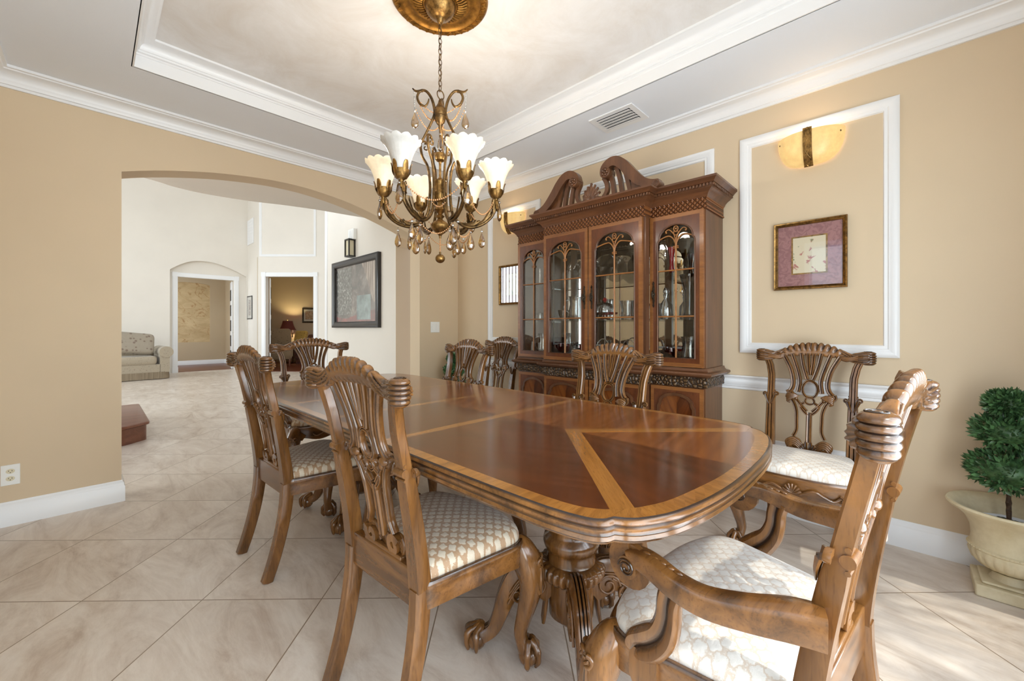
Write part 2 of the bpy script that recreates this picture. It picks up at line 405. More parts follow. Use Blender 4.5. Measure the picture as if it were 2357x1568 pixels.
# ceiling with tray
tx0, tx1, ty0, ty1 = .155, 2.33, 0., 3.12
mb = MB()
mb.bb(XL-.1, tx0, YN-.1, YL, ZC, ZC+.25); mb.bb(tx1, XR+.1, YN-.1, YL, ZC, ZC+.25)
mb.bb(tx0, tx1, YN-.1, ty0, ZC, ZC+.25); mb.bb(tx0, tx1, ty1, YL, ZC, ZC+.25)
struct(mb, 'ceiling', M['ceil'])
mb = MB(); mb.bb(tx0-.05, tx1+.05, ty0-.05, ty1+.05, ZT, ZT+.1); struct(mb, 'ceiling', M['tray'])
TR = [(tx0, ty0), (tx1, ty0), (tx1, ty1), (tx0, ty1)]
xyz = lambda x, y, h: (x, y, h)
mb = MB(); cove = [(.03+.045*(1-cos(a)), 2.70+.04*sin(a)) for a in [k*pi/2/6 for k in range(7)]]
mb.mitre(TR, [(-.004, ZC), (.008, ZC), (.008, 2.672), (.014, 2.676), (.014, 2.684), (.024, 2.688), (.026, 2.697)]+cove+[(.08, 2.743), (.09, 2.745), (.09, ZT), (-.004, ZT)], xyz, True)
struct(mb, 'trim_1', M['white'])
RM = [(XL, YN), (XR, YN), (XR, YL), (XL, YL)]
mb = MB(); cv = [(.026+.058*(1-cos(a)), 2.536+.044*sin(a)) for a in [k*pi/2/6 for k in range(7)]]
mb.mitre(RM, [(0, 2.503), (.012, 2.503), (.013, 2.517), (.020, 2.520), (.022, 2.531)]+cv+[(.088, 2.586), (.10, 2.588), (.10, ZC), (0, ZC)], xyz, True)
struct(mb, 'trim_2', M['white'])
BB = [(0, 0), (.017, 0), (.017, .098), (.013, .104), (.013, .110), (.010, .124), (.005, .130), (.004, .138), (0, .138)]
def base(name, pts, h=1.):
    mb = MB(); mb.mitre(pts, [(a, b*h) for a, b in BB], xyz); return struct(mb, name, M['white'])
base('baseboard_left', [(.133, YL+.185), (.133, YL), (XL, YL), (XL, YN+.02)])
base('baseboard_left', [(XR, YL), (2.407, YL), (2.407, YL+.185)])
base('baseboard_right', [(XR, YN), (XR, YL)])
# wall panels of the right wall
PF = [(0, 0), (0, .014), (.008, .02), (.02, .022), (.033, .015), (.042, .014), (.047, .009), (.06, .009), (.065, 0)]
rw = lambda y, z, h: (XR-h, y, z)
def pframe(name, y0, y1, z0, z1):
    mb = MB(); mb.mitre([(y0, z0), (y1, z0), (y1, z1), (y0, z1)], PF, rw, True); return struct(mb, name, M['white'])
pframe('trim_3', .023, .77, .975, 2.340); pframe('trim_4', .926, 2.30, .975, 2.340); pframe('trim_5', 2.45, 3.17, .975, 2.340)
mb = MB(); mb.mitre([(.023, .378), (3.17, .378), (3.17, .80), (.023, .80)], PF, rw, True); struct(mb, 'trim_6', M['white'])
mb = MB(); mb.mitre([(3.18, .828), (.013, .828)], [(0, 0), (.001, .026), (.008, .03), (.016, .024), (.022, .016), (.04, .012), (.05, .008), (.06, .006), (.062, 0)], rw)
struct(mb, 'trim_7', M['white'])
# near room windows (behind the camera): frames with mullions
def window(name, f, w, z0, z1, nx, nz, t=.05):
    mb = MB(); mb.ring([(0, z0), (w, z0), (w, z1), (0, z1)], [(t, z0+t), (w-t, z0+t), (w-t, z1-t), (t, z1-t)], f, -.03, .03)
    for k in range(1, nx):
        x = w*k/nx; mb.prism([(x-.015, z0+t), (x+.015, z0+t), (x+.015, z1-t), (x-.015, z1-t)], f, -.015, .015)
    for k in range(1, nz):
        z = z0+(z1-z0)*k/nz; mb.prism([(t, z-.012), (w-t, z-.012), (w-t, z+.012), (t, z+.012)], f, -.012, .012)
    o = struct(mb, name, M['white'])
    g = MB(); g.prism([(t, z0+t), (w-t, z0+t), (w-t, z1-t), (t, z1-t)], f, -.003, .003); g.build('pane', M['pane'], o)
window('window_1', lambda a, z, h: (-.35+a, YN-.07+h, z), 2.90, .06, 2.25, 3, 1)
window('window_2', lambda a, z, h: (XL-.04+h, -.45+a, z), 1.37, .3, 2.2, 2, 2)
# ---- entrance hall beyond the arch ----
HF = 5.6
ZA = lambda s: 0
edge = crs([(-3.9, 4.6), (-2.2, 4.75), (-1.2, 4.9), (-.4, 5.1), (.38, 5.36), (.59, 5.465), (.85, 5.51), (1.24, 5.456), (1.58, 5.34), (1.94, 5.25), (2.305, 5.21), (2.6, 5.166)], 60)
mb = MB(); mb.prism([(2.6, YL+.02), (-3.9, YL+.02)]+list(edge), xyz, ZC, ZC+.3); struct(mb, 'ceiling', M['foyer'])
mb = MB(); mb.bb(-4.1, 4.7, YL+.1, 13.5, HF, HF+.1); struct(mb, 'ceiling', M['ceil'])
wallp('wall_foyer_far', (3.02, 13.2), (-4, 13.2), -.13, HF, [(3.02-2.996, 3.02-1.347, 0, lambda s: lerp_tab(crs([(1.347, 2.60), (1.5, 2.72), (1.75, 2.85), (2.05, 2.89), (2.35, 2.85), (2.7, 2.72), (2.996, 2.56)], 40), 3.02-s))], 'foyer')
wallp('wall_foyer_far', (3.02, 13.33), (-4, 13.33), -.12, HF, [(3.02-2.726, 3.02-1.513, 0, 2.45)], 'foyer')
wallp('wall_foyer_corner', (3.02, 12.13), (3.02, 13.45), -.12, HF, (), 'foyer')
wallp('wall_foyer_diagonal', (4.24, 10.87), (3.02, 12.13), -.12, HF, [(1.754-1.435, 1.754-.188, 0, 2.48)], 'foyer')
wallp('wall_foyer_right', (4.5, 3.9), (4.5, 11.0), -.12, HF, (), 'foyer')
wallp('wall_gallery', (2.6, YL+.02), (2.6, 6.67), -.2, HF, [(.12, 4.51-YL-.02, 0, lambda s: 2.077+.20*sqrt(max(0, 1-((s-.46)/.36)**2))*1.0 if s > .1 else 2.077)], 'foyer')
wallp('wall_foyer_left', (-4, 13.2), (-4, YL+.02), -.15, HF, [(13.2-12.4, 13.2-8.75, .3, 3.4), (13.2-7.0, 13.2-4.2, .3, 2.5)], 'foyer')
wallp('wall_foyer_near', (-4, YL+.19), (2.8, YL+.19), -.1, HF, [(1.7, 5.9, ZC+.7, ZC+2.7)], 'foyer', z0=ZC)
window('window_3', lambda a, z, h: (-4.03+h, 8.75+a, z), 3.65, .3, 3.4, 24, 1, .04)
window('added_high_window', lambda a, z, h: (-2.3+a, YL+.14+h, z), 4.2, ZC+.7, ZC+2.7, 4, 1)  # unseen window, added around the high foyer lamp
base('baseboard_foyer', [(1.347, 13.2), (-4, 13.2)]); base('baseboard_foyer', [(3.02, 12.13), (3.02, 13.2)])
base('baseboard_foyer', [(2.6, 4.51), (2.6, 6.67)])
# door casings
def casing(name, f, x0, x1, z1, w=.105):
    mb = MB()
    for a, b in ((x0-w, x0), (x1, x1+w)):
        mb.prism([(a, 0), (b, 0), (b, z1), (a, z1)], f, 0, .02); mb.prism([(a+.02, .12), (b-.02, .12), (b-.02, z1), (a+.02, z1)], f, .02, .028)
        mb.prism([(a-.006, 0), (b+.006, 0), (b+.006, .14), (a-.006, .14)], f, 0, .03); mb.prism([(a-.006, z1), (b+.006, z1), (b+.006, z1+w+.008), (a-.006, z1+w+.008)], f, 0, .032)
    mb.prism([(x0, z1), (x1, z1), (x1, z1+w), (x0, z1+w)], f, 0, .02); mb.prism([(x0, z1+.025), (x1, z1+.025), (x1, z1+w-.02), (x0, z1+w-.02)], f, .02, .028)
    return struct(mb, name, M['white'])
casing('door_1', lambda x, z, h: (x, 13.33-h, z), 1.513, 2.726, 2.45)
e1 = V((.6956, -.7184)); e2 = V((.7184, .6956)); C0 = V((3.02, 12.13))
def cw(s, d, z): p = C0+e1*s+e2*d; return (p.x, p.y, z)
casing('door_2', lambda s, z, h: cw(s, -h, z), .188, 1.435, 2.48)
def leaf(name, f, w, h, par):
    mb = MB(); mb.prism([(0, .01), (w, .01), (w, h), (0, h)], f, 0, .03)
    o = mb.build(name, M['white'], par); m2 = MB()
    for k in range(5):
        z = .2+k*(h-.3)/5; m2.prism([(.09, z), (w-.09, z), (w-.09, z+(h-.3)/5-.12), (.09, z+(h-.3)/5-.12)], f, -.003, .033)
    m2.build('door_lite', M['blackm'], o)
    m3 = MB(); m3.tube([f(w-.05, 1.0, -.05), f(w-.05, 1.0, -.01)], .012); m3.ball(f(w-.05, 1.0, -.06), .028); m3.build('door_knob', M['bronze'], o)
d1 = bpy.data.objects['door_1']; d2 = bpy.data.objects['door_2']
leaf('door_leaf', lambda a, z, h: (2.715-h+a*.14, 13.44+a*.99, z), .58, 2.43, d1)
leaf('door_leaf', lambda a, z, h: cw(.205-a*.49+h, .13+a*.87, z), .60, 2.46, d2)
# panel moulding above door 2
mb = MB(); mb.mitre([(.02, 3.0), (1.50, 3.0), (1.50, 5.2), (.02, 5.2)], PF, lambda s, z, h: cw(s, -h, z), True); struct(mb, 'trim_8', M['white'])
mb = MB(); mb.bb(2.585, 2.6, 6.60, 6.67, 0, HF); struct(mb, 'trim_9', M['white'])
# room behind door 1
wallp('wall_study_far', (3.1, 15.85), (0, 15.85), -.15, 3.0, [(.5, 1.52, .70, lambda s: 2.46+.09*sqrt(max(0, 1-((s-1.01)/.52)**2)))], 'den')
mb = MB(); mb.bb(1.5, 2.7, 15.92, 15.95, .6, 2.7)
t = NT('mustard_marbling'); co = t.coord('Object', (1, 1, 1.6)); f = t.noise(co, 2.2, 6, .6, 1.2); f2 = t.noise(co, 1.1, 3, .5, 2.5)
c = t.ramp(f, [(.3, lin(184, 156, 112)), (.7, lin(212, 188, 144))]); c = t.mix(t.ramp(t.math('ABSOLUTE', t.math('SUBTRACT', f2, .5)), [(0, (1, 1, 1, 1)), (.02, (0, 0, 0, 1))]), c, lin(176, 138, 90))
M['marb'] = t.set(Base_Color=c, Roughness=.5); struct(mb, 'wall_study_niche', M['marb'])
wallp('wall_study_right', (3.0, 13.45), (3.0, 15.85), -.12, 3.0, [(.75, 1.5, .9, lambda s: 2.2+.22*sqrt(max(0, 1-((s-1.125)/.39)**2)))], 'den')
wallp('wall_study_left', (0, 15.85), (0, 13.45), -.12, 3.0, (), 'den')
mb = MB(); mb.bb(-.1, 3.1, 13.44, 16, 3.0, 3.1); struct(mb, 'ceiling', M['ceil'])
mb = MB(); mb.bb(0, 3.0, 13.42, 15.85, .0, .006); struct(mb, 'floor', M['woodfloor'])
base('baseboard_study', [(3.0, 13.5), (3.0, 15.85), (0, 15.85)])
area_lamp('study_fill', (.3, 14.6, 1.6), (1.2, 1.6), (3, 14.6, 1.4), 34)  # added fill lamp inside the study, no window behind it
# room behind door 2
def den(name, s0, d0, s1, d1, H=3.0):
    a = cw(s0, d0, 0); b = cw(s1, d1, 0); return wallp(name, a[:2], b[:2], -.12, H, (), 'den')
den('wall_den_far', 3.2, 3.15, -2.5, 3.15); den('wall_den_left', -2.5, 3.15, .02, .14); den('wall_den_right', 3.2, .14, 3.2, 3.15)
mb = MB(); mb.prism([(.0, .12), (3.3, .12), (3.3, 3.25), (-2.6, 3.25)], lambda s, d, z: cw(s, d, z), 3.0, 3.1); struct(mb, 'ceiling', M['ceil'])
mb = MB(); mb.prism([(.16, .0), (1.46, .0), (1.46, .12), (3.2, .12), (3.2, 3.15), (-2.5, 3.15), (.04, .12), (.16, .12)], lambda s, d, z: cw(s, d, z), 0, .006); struct(mb, 'floor', M['woodfloor'])

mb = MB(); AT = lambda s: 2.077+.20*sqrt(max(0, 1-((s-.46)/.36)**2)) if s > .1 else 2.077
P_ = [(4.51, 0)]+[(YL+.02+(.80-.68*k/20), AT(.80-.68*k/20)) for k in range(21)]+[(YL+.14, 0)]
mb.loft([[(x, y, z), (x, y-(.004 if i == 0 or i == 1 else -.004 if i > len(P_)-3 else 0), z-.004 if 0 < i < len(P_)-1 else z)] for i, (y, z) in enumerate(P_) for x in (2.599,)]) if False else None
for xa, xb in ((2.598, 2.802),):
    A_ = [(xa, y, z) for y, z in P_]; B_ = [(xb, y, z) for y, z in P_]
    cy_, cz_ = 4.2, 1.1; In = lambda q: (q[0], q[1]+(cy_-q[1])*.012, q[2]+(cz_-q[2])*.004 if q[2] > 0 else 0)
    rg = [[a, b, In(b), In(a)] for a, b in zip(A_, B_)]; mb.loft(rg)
struct(mb, 'trim_10', M['jamb'])  # added liner in a darker tan, to darken the arched opening

window('added_gallery_window', lambda a, z, h: (-4.03+h, 4.2+a, z), 2.8, .3, 2.5, 4, 1)  # unseen window, added to go with the gallery lamp
# ---------------- carved dining chairs ----------------
def yb(z):
    return -.175-.115*(max(z-.42, 0)/.62)**1.3 if z >= .42 else -.175-.085*((.42-z)/.42)**1.8
REED = [(-1, -1), (1, -1), (1, .7), (.8, 1, .0), (.5, 1, 0), (.38, .62, 1.), (.26, 1, 0), (-.26, 1, 0), (-.38, .62, 1.), (-.5, 1, 0), (-.8, 1, .0), (-1, .7)]
RIB = [(-1, -1), (1, -1), (1, .5), (.72, 1), (.3, .95), (0, .45, 1.), (-.3, .95), (-.72, 1), (-1, .5)]
RIB2 = [(-1, -.5), (-.72, -1), (-.3, -.95), (0, -.5, 1.), (.3, -.95), (.72, -1), (1, -.5), (1, .5), (.72, 1), (.3, .95), (0, .5, 1.), (-.3, .95), (-.72, 1), (-1, .5)]
BAR = [(-1, -1), (1, -1), (1, 1), (-1, 1)]
RND = [(cos(2*pi*k/10), sin(2*pi*k/10)) for k in range(10)]
LEAFS = [(-1, 0), (-.5, .7), (0, .35, .8), (.5, .7), (1, 0), (.5, -.5), (-.5, -.5)]
def bk(x, z, dy=0): return (x, yb(z)+dy, z)
def volute(mb, c, r, turns, a0, w, mp, taper=.35, n=26, sec=RIB):
    P = []; S = []
    for k in range(n):
        t = k/(n-1); a = a0+turns*2*pi*t; rr = r*(1-.82*t); P.append(mp(c[0]+rr*cos(a), c[1]+rr*sin(a))); S.append((w*(1-taper*t), w*(1-taper*t*.5)))
    mb.sweep(P, sec, S, up=(0, 1, 0))
def rear_leg(sx, k):
    mb = MB(); X = lambda z: sx*(lerp_tab([(0, .180), (.42, .180), (.86, .184), (.92, .195), (.975, .216)], z)+(k-1)*.2)
    lo = [(X(z), yb(z), z) for z in [.42*i/9 for i in range(10)]]
    mb.sweep(lo, [(-1, -.8), (-.8, -1), (.8, -1), (1, -.8), (1, .8), (.8, 1), (-.8, 1), (-1, .8)], [(.019, .021+.005*i/9) for i in range(10)], up=(0, 1, 0))
    hi = [(X(z), yb(z), z) for z in [.42+.575*i/22 for i in range(23)]]
    mb.sweep(hi, REED, [(lerp_tab([(0, .0235), (11, .0205), (13, .0175), (22, .0165)], i), lerp_tab([(0, .0235), (11, .0185), (13, .0145), (22, .0130)], i)) for i in range(23)], up=(0, 1, 0))
    z = .752
    mb.tube([(X(z)-.0215, yb(z)-.013, z), (X(z)+.0215, yb(z)-.013, z)], .0115, 14, up=(0, 1, 0))
    for dz in (-.019, .019): mb.tube([(X(z)-.0205, yb(z)-.013, z+dz), (X(z)+.0205, yb(z)-.013, z+dz)], .0045, 8, up=(0, 1, 0))
    for q in (-1, 1):
        volute(mb, (X(z)+q*.028, z+.002), .012, 1.1, pi/2+q*pi/2, .006, lambda a, b: bk(a, b, .012), n=14)
        mb.sweep(crs([bk(X(z)+q*.022, z-.004, .022), bk(X(z)+q*.014, z-.03, .024), bk(X(z)+q*.004, z-.055, .022)], 8), LEAFS, [.010*(1-j/9) for j in range(8)], up=(0, 1, 0))
    return mb
def crest_mesh(k):
    hw = .252*k; nu, nv = 281, 60
    top = lambda u: lerp_tab([(0, 1.046), (.15, 1.046), (.3, 1.038), (.42, 1.026), (.52, 1.013), (.62, 1.001), (.7, .996), (.78, 1.0), (.86, 1.006), (.93, 1.008), (1, 1.000)], u)
    bot = lambda u: lerp_tab([(0, .980), (.3, .978), (.45, .971), (.52, .958), (.6, .952), (.68, .950), (.76, .945), (.84, .940), (.93, .944), (1, .954)], u)
    th = lambda u: lerp_tab([(0, .0135), (.5, .0145), (.68, .017), (.76, .025), (.88, .031), (.96, .030), (1, .026)], u)
    def fn(a, b):
        u = 2*a-1; au = abs(u); x = u*hw; z0, z1 = bot(au), top(au); zc, h = (z0+z1)/2, (z1-z0)/2; t = th(au)
        A = 2*pi*b; ca, sa = cos(A), sin(A)
        ex = .75 if au < .7 else .9
        dy = (abs(ca)**ex)*(1 if ca > 0 else -1)*t; dz = (abs(sa)**ex)*(1 if sa > 0 else -1)*h
        zf = (dz/h+1)/2; m = 1-sst(.47, .56, au); e = sst(.70, .78, au); mid = max(0, 1-m-e)
        endk = 1.0 if au < .985 else .55
        phi = atan2(zc+dz-.86, x); fl = abs(sin(20*phi)); topf = sst(.30, .62, zf) if ca > 0 else sst(.42, .80, zf)
        scal = abs(sin(9.5*pi*u))*m*(1-sst(.0, .34, zf))
        fe = abs(sin(5.5*pi*zf+.3)); fm = abs(sin(4*pi*zf+14*au))
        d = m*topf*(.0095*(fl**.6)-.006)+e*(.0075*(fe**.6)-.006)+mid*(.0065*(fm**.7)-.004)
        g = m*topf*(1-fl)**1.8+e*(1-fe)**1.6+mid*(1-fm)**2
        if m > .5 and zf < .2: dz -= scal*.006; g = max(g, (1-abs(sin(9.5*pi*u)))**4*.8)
        n = V((0, ca, sa*1.1)); n.normalize()
        zz = zc+dz*endk+n.z*d; yy = yb(zz)+dy*endk+n.y*d
        if m > .2 and topf > .5 and sa > .3: zz += .004*m*(fl-.5)
        return (x, yy, zz, min(g, 1.))
    mb = MB(); n = mb.grid(fn, nu, nv, False, True)
    mb.face([n+j for j in range(nv)][::-1]); mb.face([n+(nu-1)*nv+j for j in range(nv)])
    for q in (-1, 1):
        # ribbed barrel scroll at each end
        ex_, ey_ = q*hw*.955, yb(.975)-.008; pr = [(.001, .936), (.016, .937), (.023, .942)]
        for r_ in range(5):
            zb_ = .944+r_*.0122; rr_ = .0265+.003*sin(pi*(r_+.5)/5)
            pr += [(rr_-.0035, zb_, 1.), (rr_-.0008, zb_+.0022, .25), (rr_+.0005, zb_+.006, 0), (rr_-.0008, zb_+.0098, .25)]
        pr += [(.022, 1.006), (.016, 1.008), (.001, 1.008)]
        mb.lathe(pr, (ex_, ey_, 0), 28, mod=lambda a, i: .10*cos(2*a))
        nn_ = 26; mb.sweep([(ex_+.018*(1-.8*i/nn_)*cos(i*.45), ey_+.018*(1-.8*i/nn_)*sin(i*.45), 1.0085) for i in range(nn_)], [(cos(a), sin(a), .9) for a in [2*pi*j/6 for j in range(6)]], [.0014]*nn_)
        # flowing leaf running from shell to ear, front side
        for j in range(3):
            P = crs([bk(q*hw*.50, .985-j*.008, .014), bk(q*hw*.60, .972-j*.006, .019), bk(q*hw*.70, .974-j*.006, .022), bk(q*hw*.80, .985-j*.01, .027)], 12)
            mb.sweep(P, RND, [.0045*(1-abs(i/11-.5))*1.5 for i in range(12)], up=(0, 1, 0))
        volute(mb, (q*hw*.62, .975), .015, 1.2, pi/2, .006, lambda a, b: bk(a, b, .018), n=16)
    # centre drop on the shell
    mb.sweep(crs([bk(0, 1.045, .012), bk(0, 1.03, .017), bk(0, 1.012, .014)], 8), LEAFS, [.012*(1-i/9) for i in range(8)], up=(0, 1, 0))
    return mb
def splat_mesh(k):
    mb = MB(); dy = .006
    def rib(P, w=.0112, d=.010, n=20, sec=RIB2, dd=0):
        Q = crs([(p[0]*1., p[1]) for p in P], n)
        for q in (-1, 1): mb.sweep([bk(q*x, z, dy+dd) for x, z in Q], sec, [(w, d)]*n, up=(0, 1, 0))
    rib([(.128, .975), (.112, .945), (.092, .90), (.080, .85), (.078, .81), (.088, .782), (.102, .768)], .0118)
    rib([(.088, .985), (.070, .93), (.054, .875), (.047, .835), (.050, .80), (.054, .775)], .0105)
    rib([(.046, .99), (.036, .93), (.022, .875), (.012, .845)], .0098, dd=.001)
    rib([(.014, .99), (.010, .93), (.004, .87)], .0085, dd=-.001)
    for cx, cz, rx, rz, w in ((0, .793, .034, .046, .007), (0, .731, .020, .018, .006)):
        n = 28; mb.sweep([bk(rx*cos(2*pi*i/n), cz+rz*sin(2*pi*i/n), dy) for i in range(n)], RIB2, [(w, .009)]*n, up=(0, 1, 0), closed=True)
    for q in (-1, 1):
        volute(mb, (q*.093, .757), .020, 1.4, pi/2-q*pi/4, .009, lambda a, b: bk(a, b, dy+.002))
        for j in range(4):
            a = -q*0; P = crs([bk(q*(.05), .752, dy+.004), bk(q*(.075), .762-j*.006, dy+.012), bk(q*(.10), .756-j*.010, dy+.010), bk(q*(.108-j*.007), .742-j*.009, dy+.004)], 12)
            mb.sweep(P, RND, [.006*(.6+.7*sin(pi*i/11)) for i in range(12)], up=(0, 1, 0))
        mb.ball(bk(q*.078, .755, dy-.006), .014, 10, 6, sc=(1.5, .8, 1))
        mb.ball(bk(q*.062, .738, dy-.004), .010, 10, 6, sc=(1, .9, 1.3))
    rib([(.088, .742), (.070, .712), (.058, .67), (.056, .62), (.056, .57), (.070, .535)], .0085)
    rib([(.020, .722), (.040, .705), (.030, .68), (.006, .655)], .0075)
    rib([(.056, .73), (.034, .70), (.012, .675)], .008)
    mb.sweep([bk(0, z, dy) for z in [.67-.16*i/10 for i in range(11)]], RIB2, [(.0135, .010)]*11, up=(0, 1, 0))
    for q in (-1, 1):
        volute(mb, (q*.062, .494), .030, 1.15, pi/2-q*.9, .0115, lambda a, b: bk(a, b, dy))
        for j in range(4):
            P = crs([bk(q*.03, .50-j*.012, dy+.006), bk(q*.065, .525-j*.010, dy+.010), bk(q*(.098-j*.003), .508-j*.013, dy+.008), bk(q*(.098-j*.008), .480-j*.008, dy+.002)], 12)
            mb.sweep(P, RND, [.0065*(.6+.6*sin(pi*i/11)) for i in range(12)], up=(0, 1, 0))
        for j in range(3): mb.sweep(crs([bk(q*.004, .452, dy+.005), bk(q*(.010+j*.009), .49-j*.004, dy+.012), bk(q*(.010+j*.013), .515-j*.014, dy+.006)], 8), LEAFS, [.008*(.7+.4*sin(pi*i/7)) for i in range(8)], up=(0, 1, 0))
    mb.sweep([bk(-.085, .452, dy), bk(.085, .452, dy)], BAR, [(.014, .012)]*2, up=(0, 1, 0))
    return mb
def seat_out(k, d=0., n=7):
    w0, w1 = .198+(k-1)*.2, .262+(k-1)*.24
    P = [(-w0-d, -.168-d), (w0+d, -.168-d), (w1+d, .19+d*.4), (.12*k, .243+d), (-.12*k, .243+d), (-w1-d, .19+d*.4)]
    return roundpoly(P, [.02, .02, .085, .12, .12, .085], n)
def loft_in(out, c, lv, dome=None):
    return [[(c[0]+(p[0]-c[0])*s, c[1]+(p[1]-c[1])*s, z) for p in out] for s, z in lv]
def seat_mesh(k):
    mb = MB(); o = seat_out(k, -.006); mb.loft(loft_in(o, (0, .04), [(.98, .425), (1.0, .437), (.995, .449), (.975, .462), (.93, .473), (.84, .482), (.66, .490), (.40, .495), (.12, .497), (.01, .497)])); return mb
def rail_mesh(k):
    mb = MB(); o = seat_out(k, .004); c = (0, .04)
    def zb(p): return .362-.022*sst(.30, .0, abs(abs(p[0])/(.26*k)-.0))*0-(.018*sst(.10, .22, p[1]) if True else 0)+.012*sst(.14, .24, p[1])*cos(p[0]/(.26*k)*2.4*pi)
    lv = [(1.0, None, 0), (1.012, .398, 0), (1.012, .412, 0), (1.02, .418, 0), (1.02, .428, .0), (1.005, .436, .7), (.985, .437, 0), (.93, .430, 0), (.92, .37, 0)]
    mb.loft([[(c[0]+(p[0]-c[0])*s, c[1]+(p[1]-c[1])*s, zb(p) if z is None else z, g) for p in o] for s, z, g in lv]+[[(c[0]+(p[0]-c[0])*1.0, c[1]+(p[1]-c[1])*1.0, zb(p), 0) for p in o]], cap=False)
    # shell and leaf carving on the front rail
    yf = .262
    for j in range(7):
        a = pi*(.1+.8*j/6); mb.sweep(crs([(0, yf, .368), (cos(a)*.020, yf+.008, .368+sin(a)*.024), (cos(a)*.036, yf+.003, .368+sin(a)*.042)], 8), RND, [.0035+.0035*i/7 for i in range(8)], up=(0, 1, 0))
    for q in (-1, 1):
        mb.sweep(crs([(q*.03, yf+.002, .368), (q*.08, yf, .392), (q*.12, yf-.008, .374), (q*.15, yf-.016, .362), (q*.175, yf-.026, .378)], 20), RND, [.006]*20, up=(0, 1, 0))
        volute(mb, (q*.172, .372), .014, 1.2, pi/2, .006, lambda a, b: (a, yf-.024, b), n=14)
    return mb
def front_leg(sx, k):
    mb = MB(); x0 = .232+(k-1)*.24; X = lambda a: sx*(x0+a)
    P = crs([(-.020, .172, .424, .014), (-.012, .180, .418, .028), (.000, .192, .398, .038), (.015, .207, .352, .0455), (.024, .218, .30, .042), (.020, .214, .24, .033), (.006, .202, .17, .0255), (-.004, .194, .115, .021), (.0, .198, .085, .021), (.008, .206, .06, .026)], 26)
    sec = [(.98*c+.0, s*.98) for c, s in [(cos(2*pi*j/14)*(1+.10*abs(sin(4*pi*j/14))), sin(2*pi*j/14)*(1+.10*abs(sin(4*pi*j/14)))) for j in range(14)]]
    mb.sweep([(X(p[0]), p[1], p[2]) for p in P], sec, [p[3] for p in P], up=(0, 1, 0))
    c = V((X(.014), .214, .036)); mb.ball(c, .034, 16, 10, sc=(1, 1, .98))
    for j in range(4):
        a = atan2(1, sx)+(j-1.5)*radians(68); d = V((cos(a), sin(a), 0))
        T = crs([tuple(c+d*.008+V((0, 0, .052)))+(.012,), tuple(c+d*.026+V((0, 0, .036)))+(.0125,), tuple(c+d*.037+V((0, 0, .014)))+(.0105,), tuple(c+d*.036+V((0, 0, -.010)))+(.0095,), tuple(c+d*.027+V((0, 0, -.030)))+(.006,)], 14)
        mb.sweep([t[:3] for t in T], RND, [t[3]*(1+.14*sin(i*1.4)) for i, t in enumerate(T)], up=(d.x, d.y, .3))
    # knee carving: volutes and acanthus blades on both outward faces
    for fx, fy in ((sx*.98, .2), (sx*.62, .78), (sx*.05, 1.)):
        d = V((fx, fy, 0)).normalized(); t = V((-d.y, d.x, 0)); kc = V((X(.018), .212, .34))
        mp = lambda a, b: tuple(kc+d*.044+t*a*1.+V((0, 0, b-.0))-d*abs(a)*.55)
        volute(mb, (0, .018), .017, 1.3, -pi/2, .0062, mp, n=18, sec=RND)
        for j in (-1, 0, 1):
            mb.sweep(crs([mp(j*.006, .004), mp(j*.016, -.022), mp(j*.013, -.050), mp(j*.004, -.082)], 10), LEAFS, [.0085*(.6+.7*sin(pi*i/10)) for i in range(10)], up=tuple(d))
    mb.loft([[(X(-.060), .235, .37), (X(-.030), .242, .34), (X(-.010), .235, .37), (X(-.030), .222, .395)], [(X(-.060), .20, .37), (X(-.030), .20, .335), (X(-.010), .20, .37), (X(-.030), .20, .395)]])
    return mb
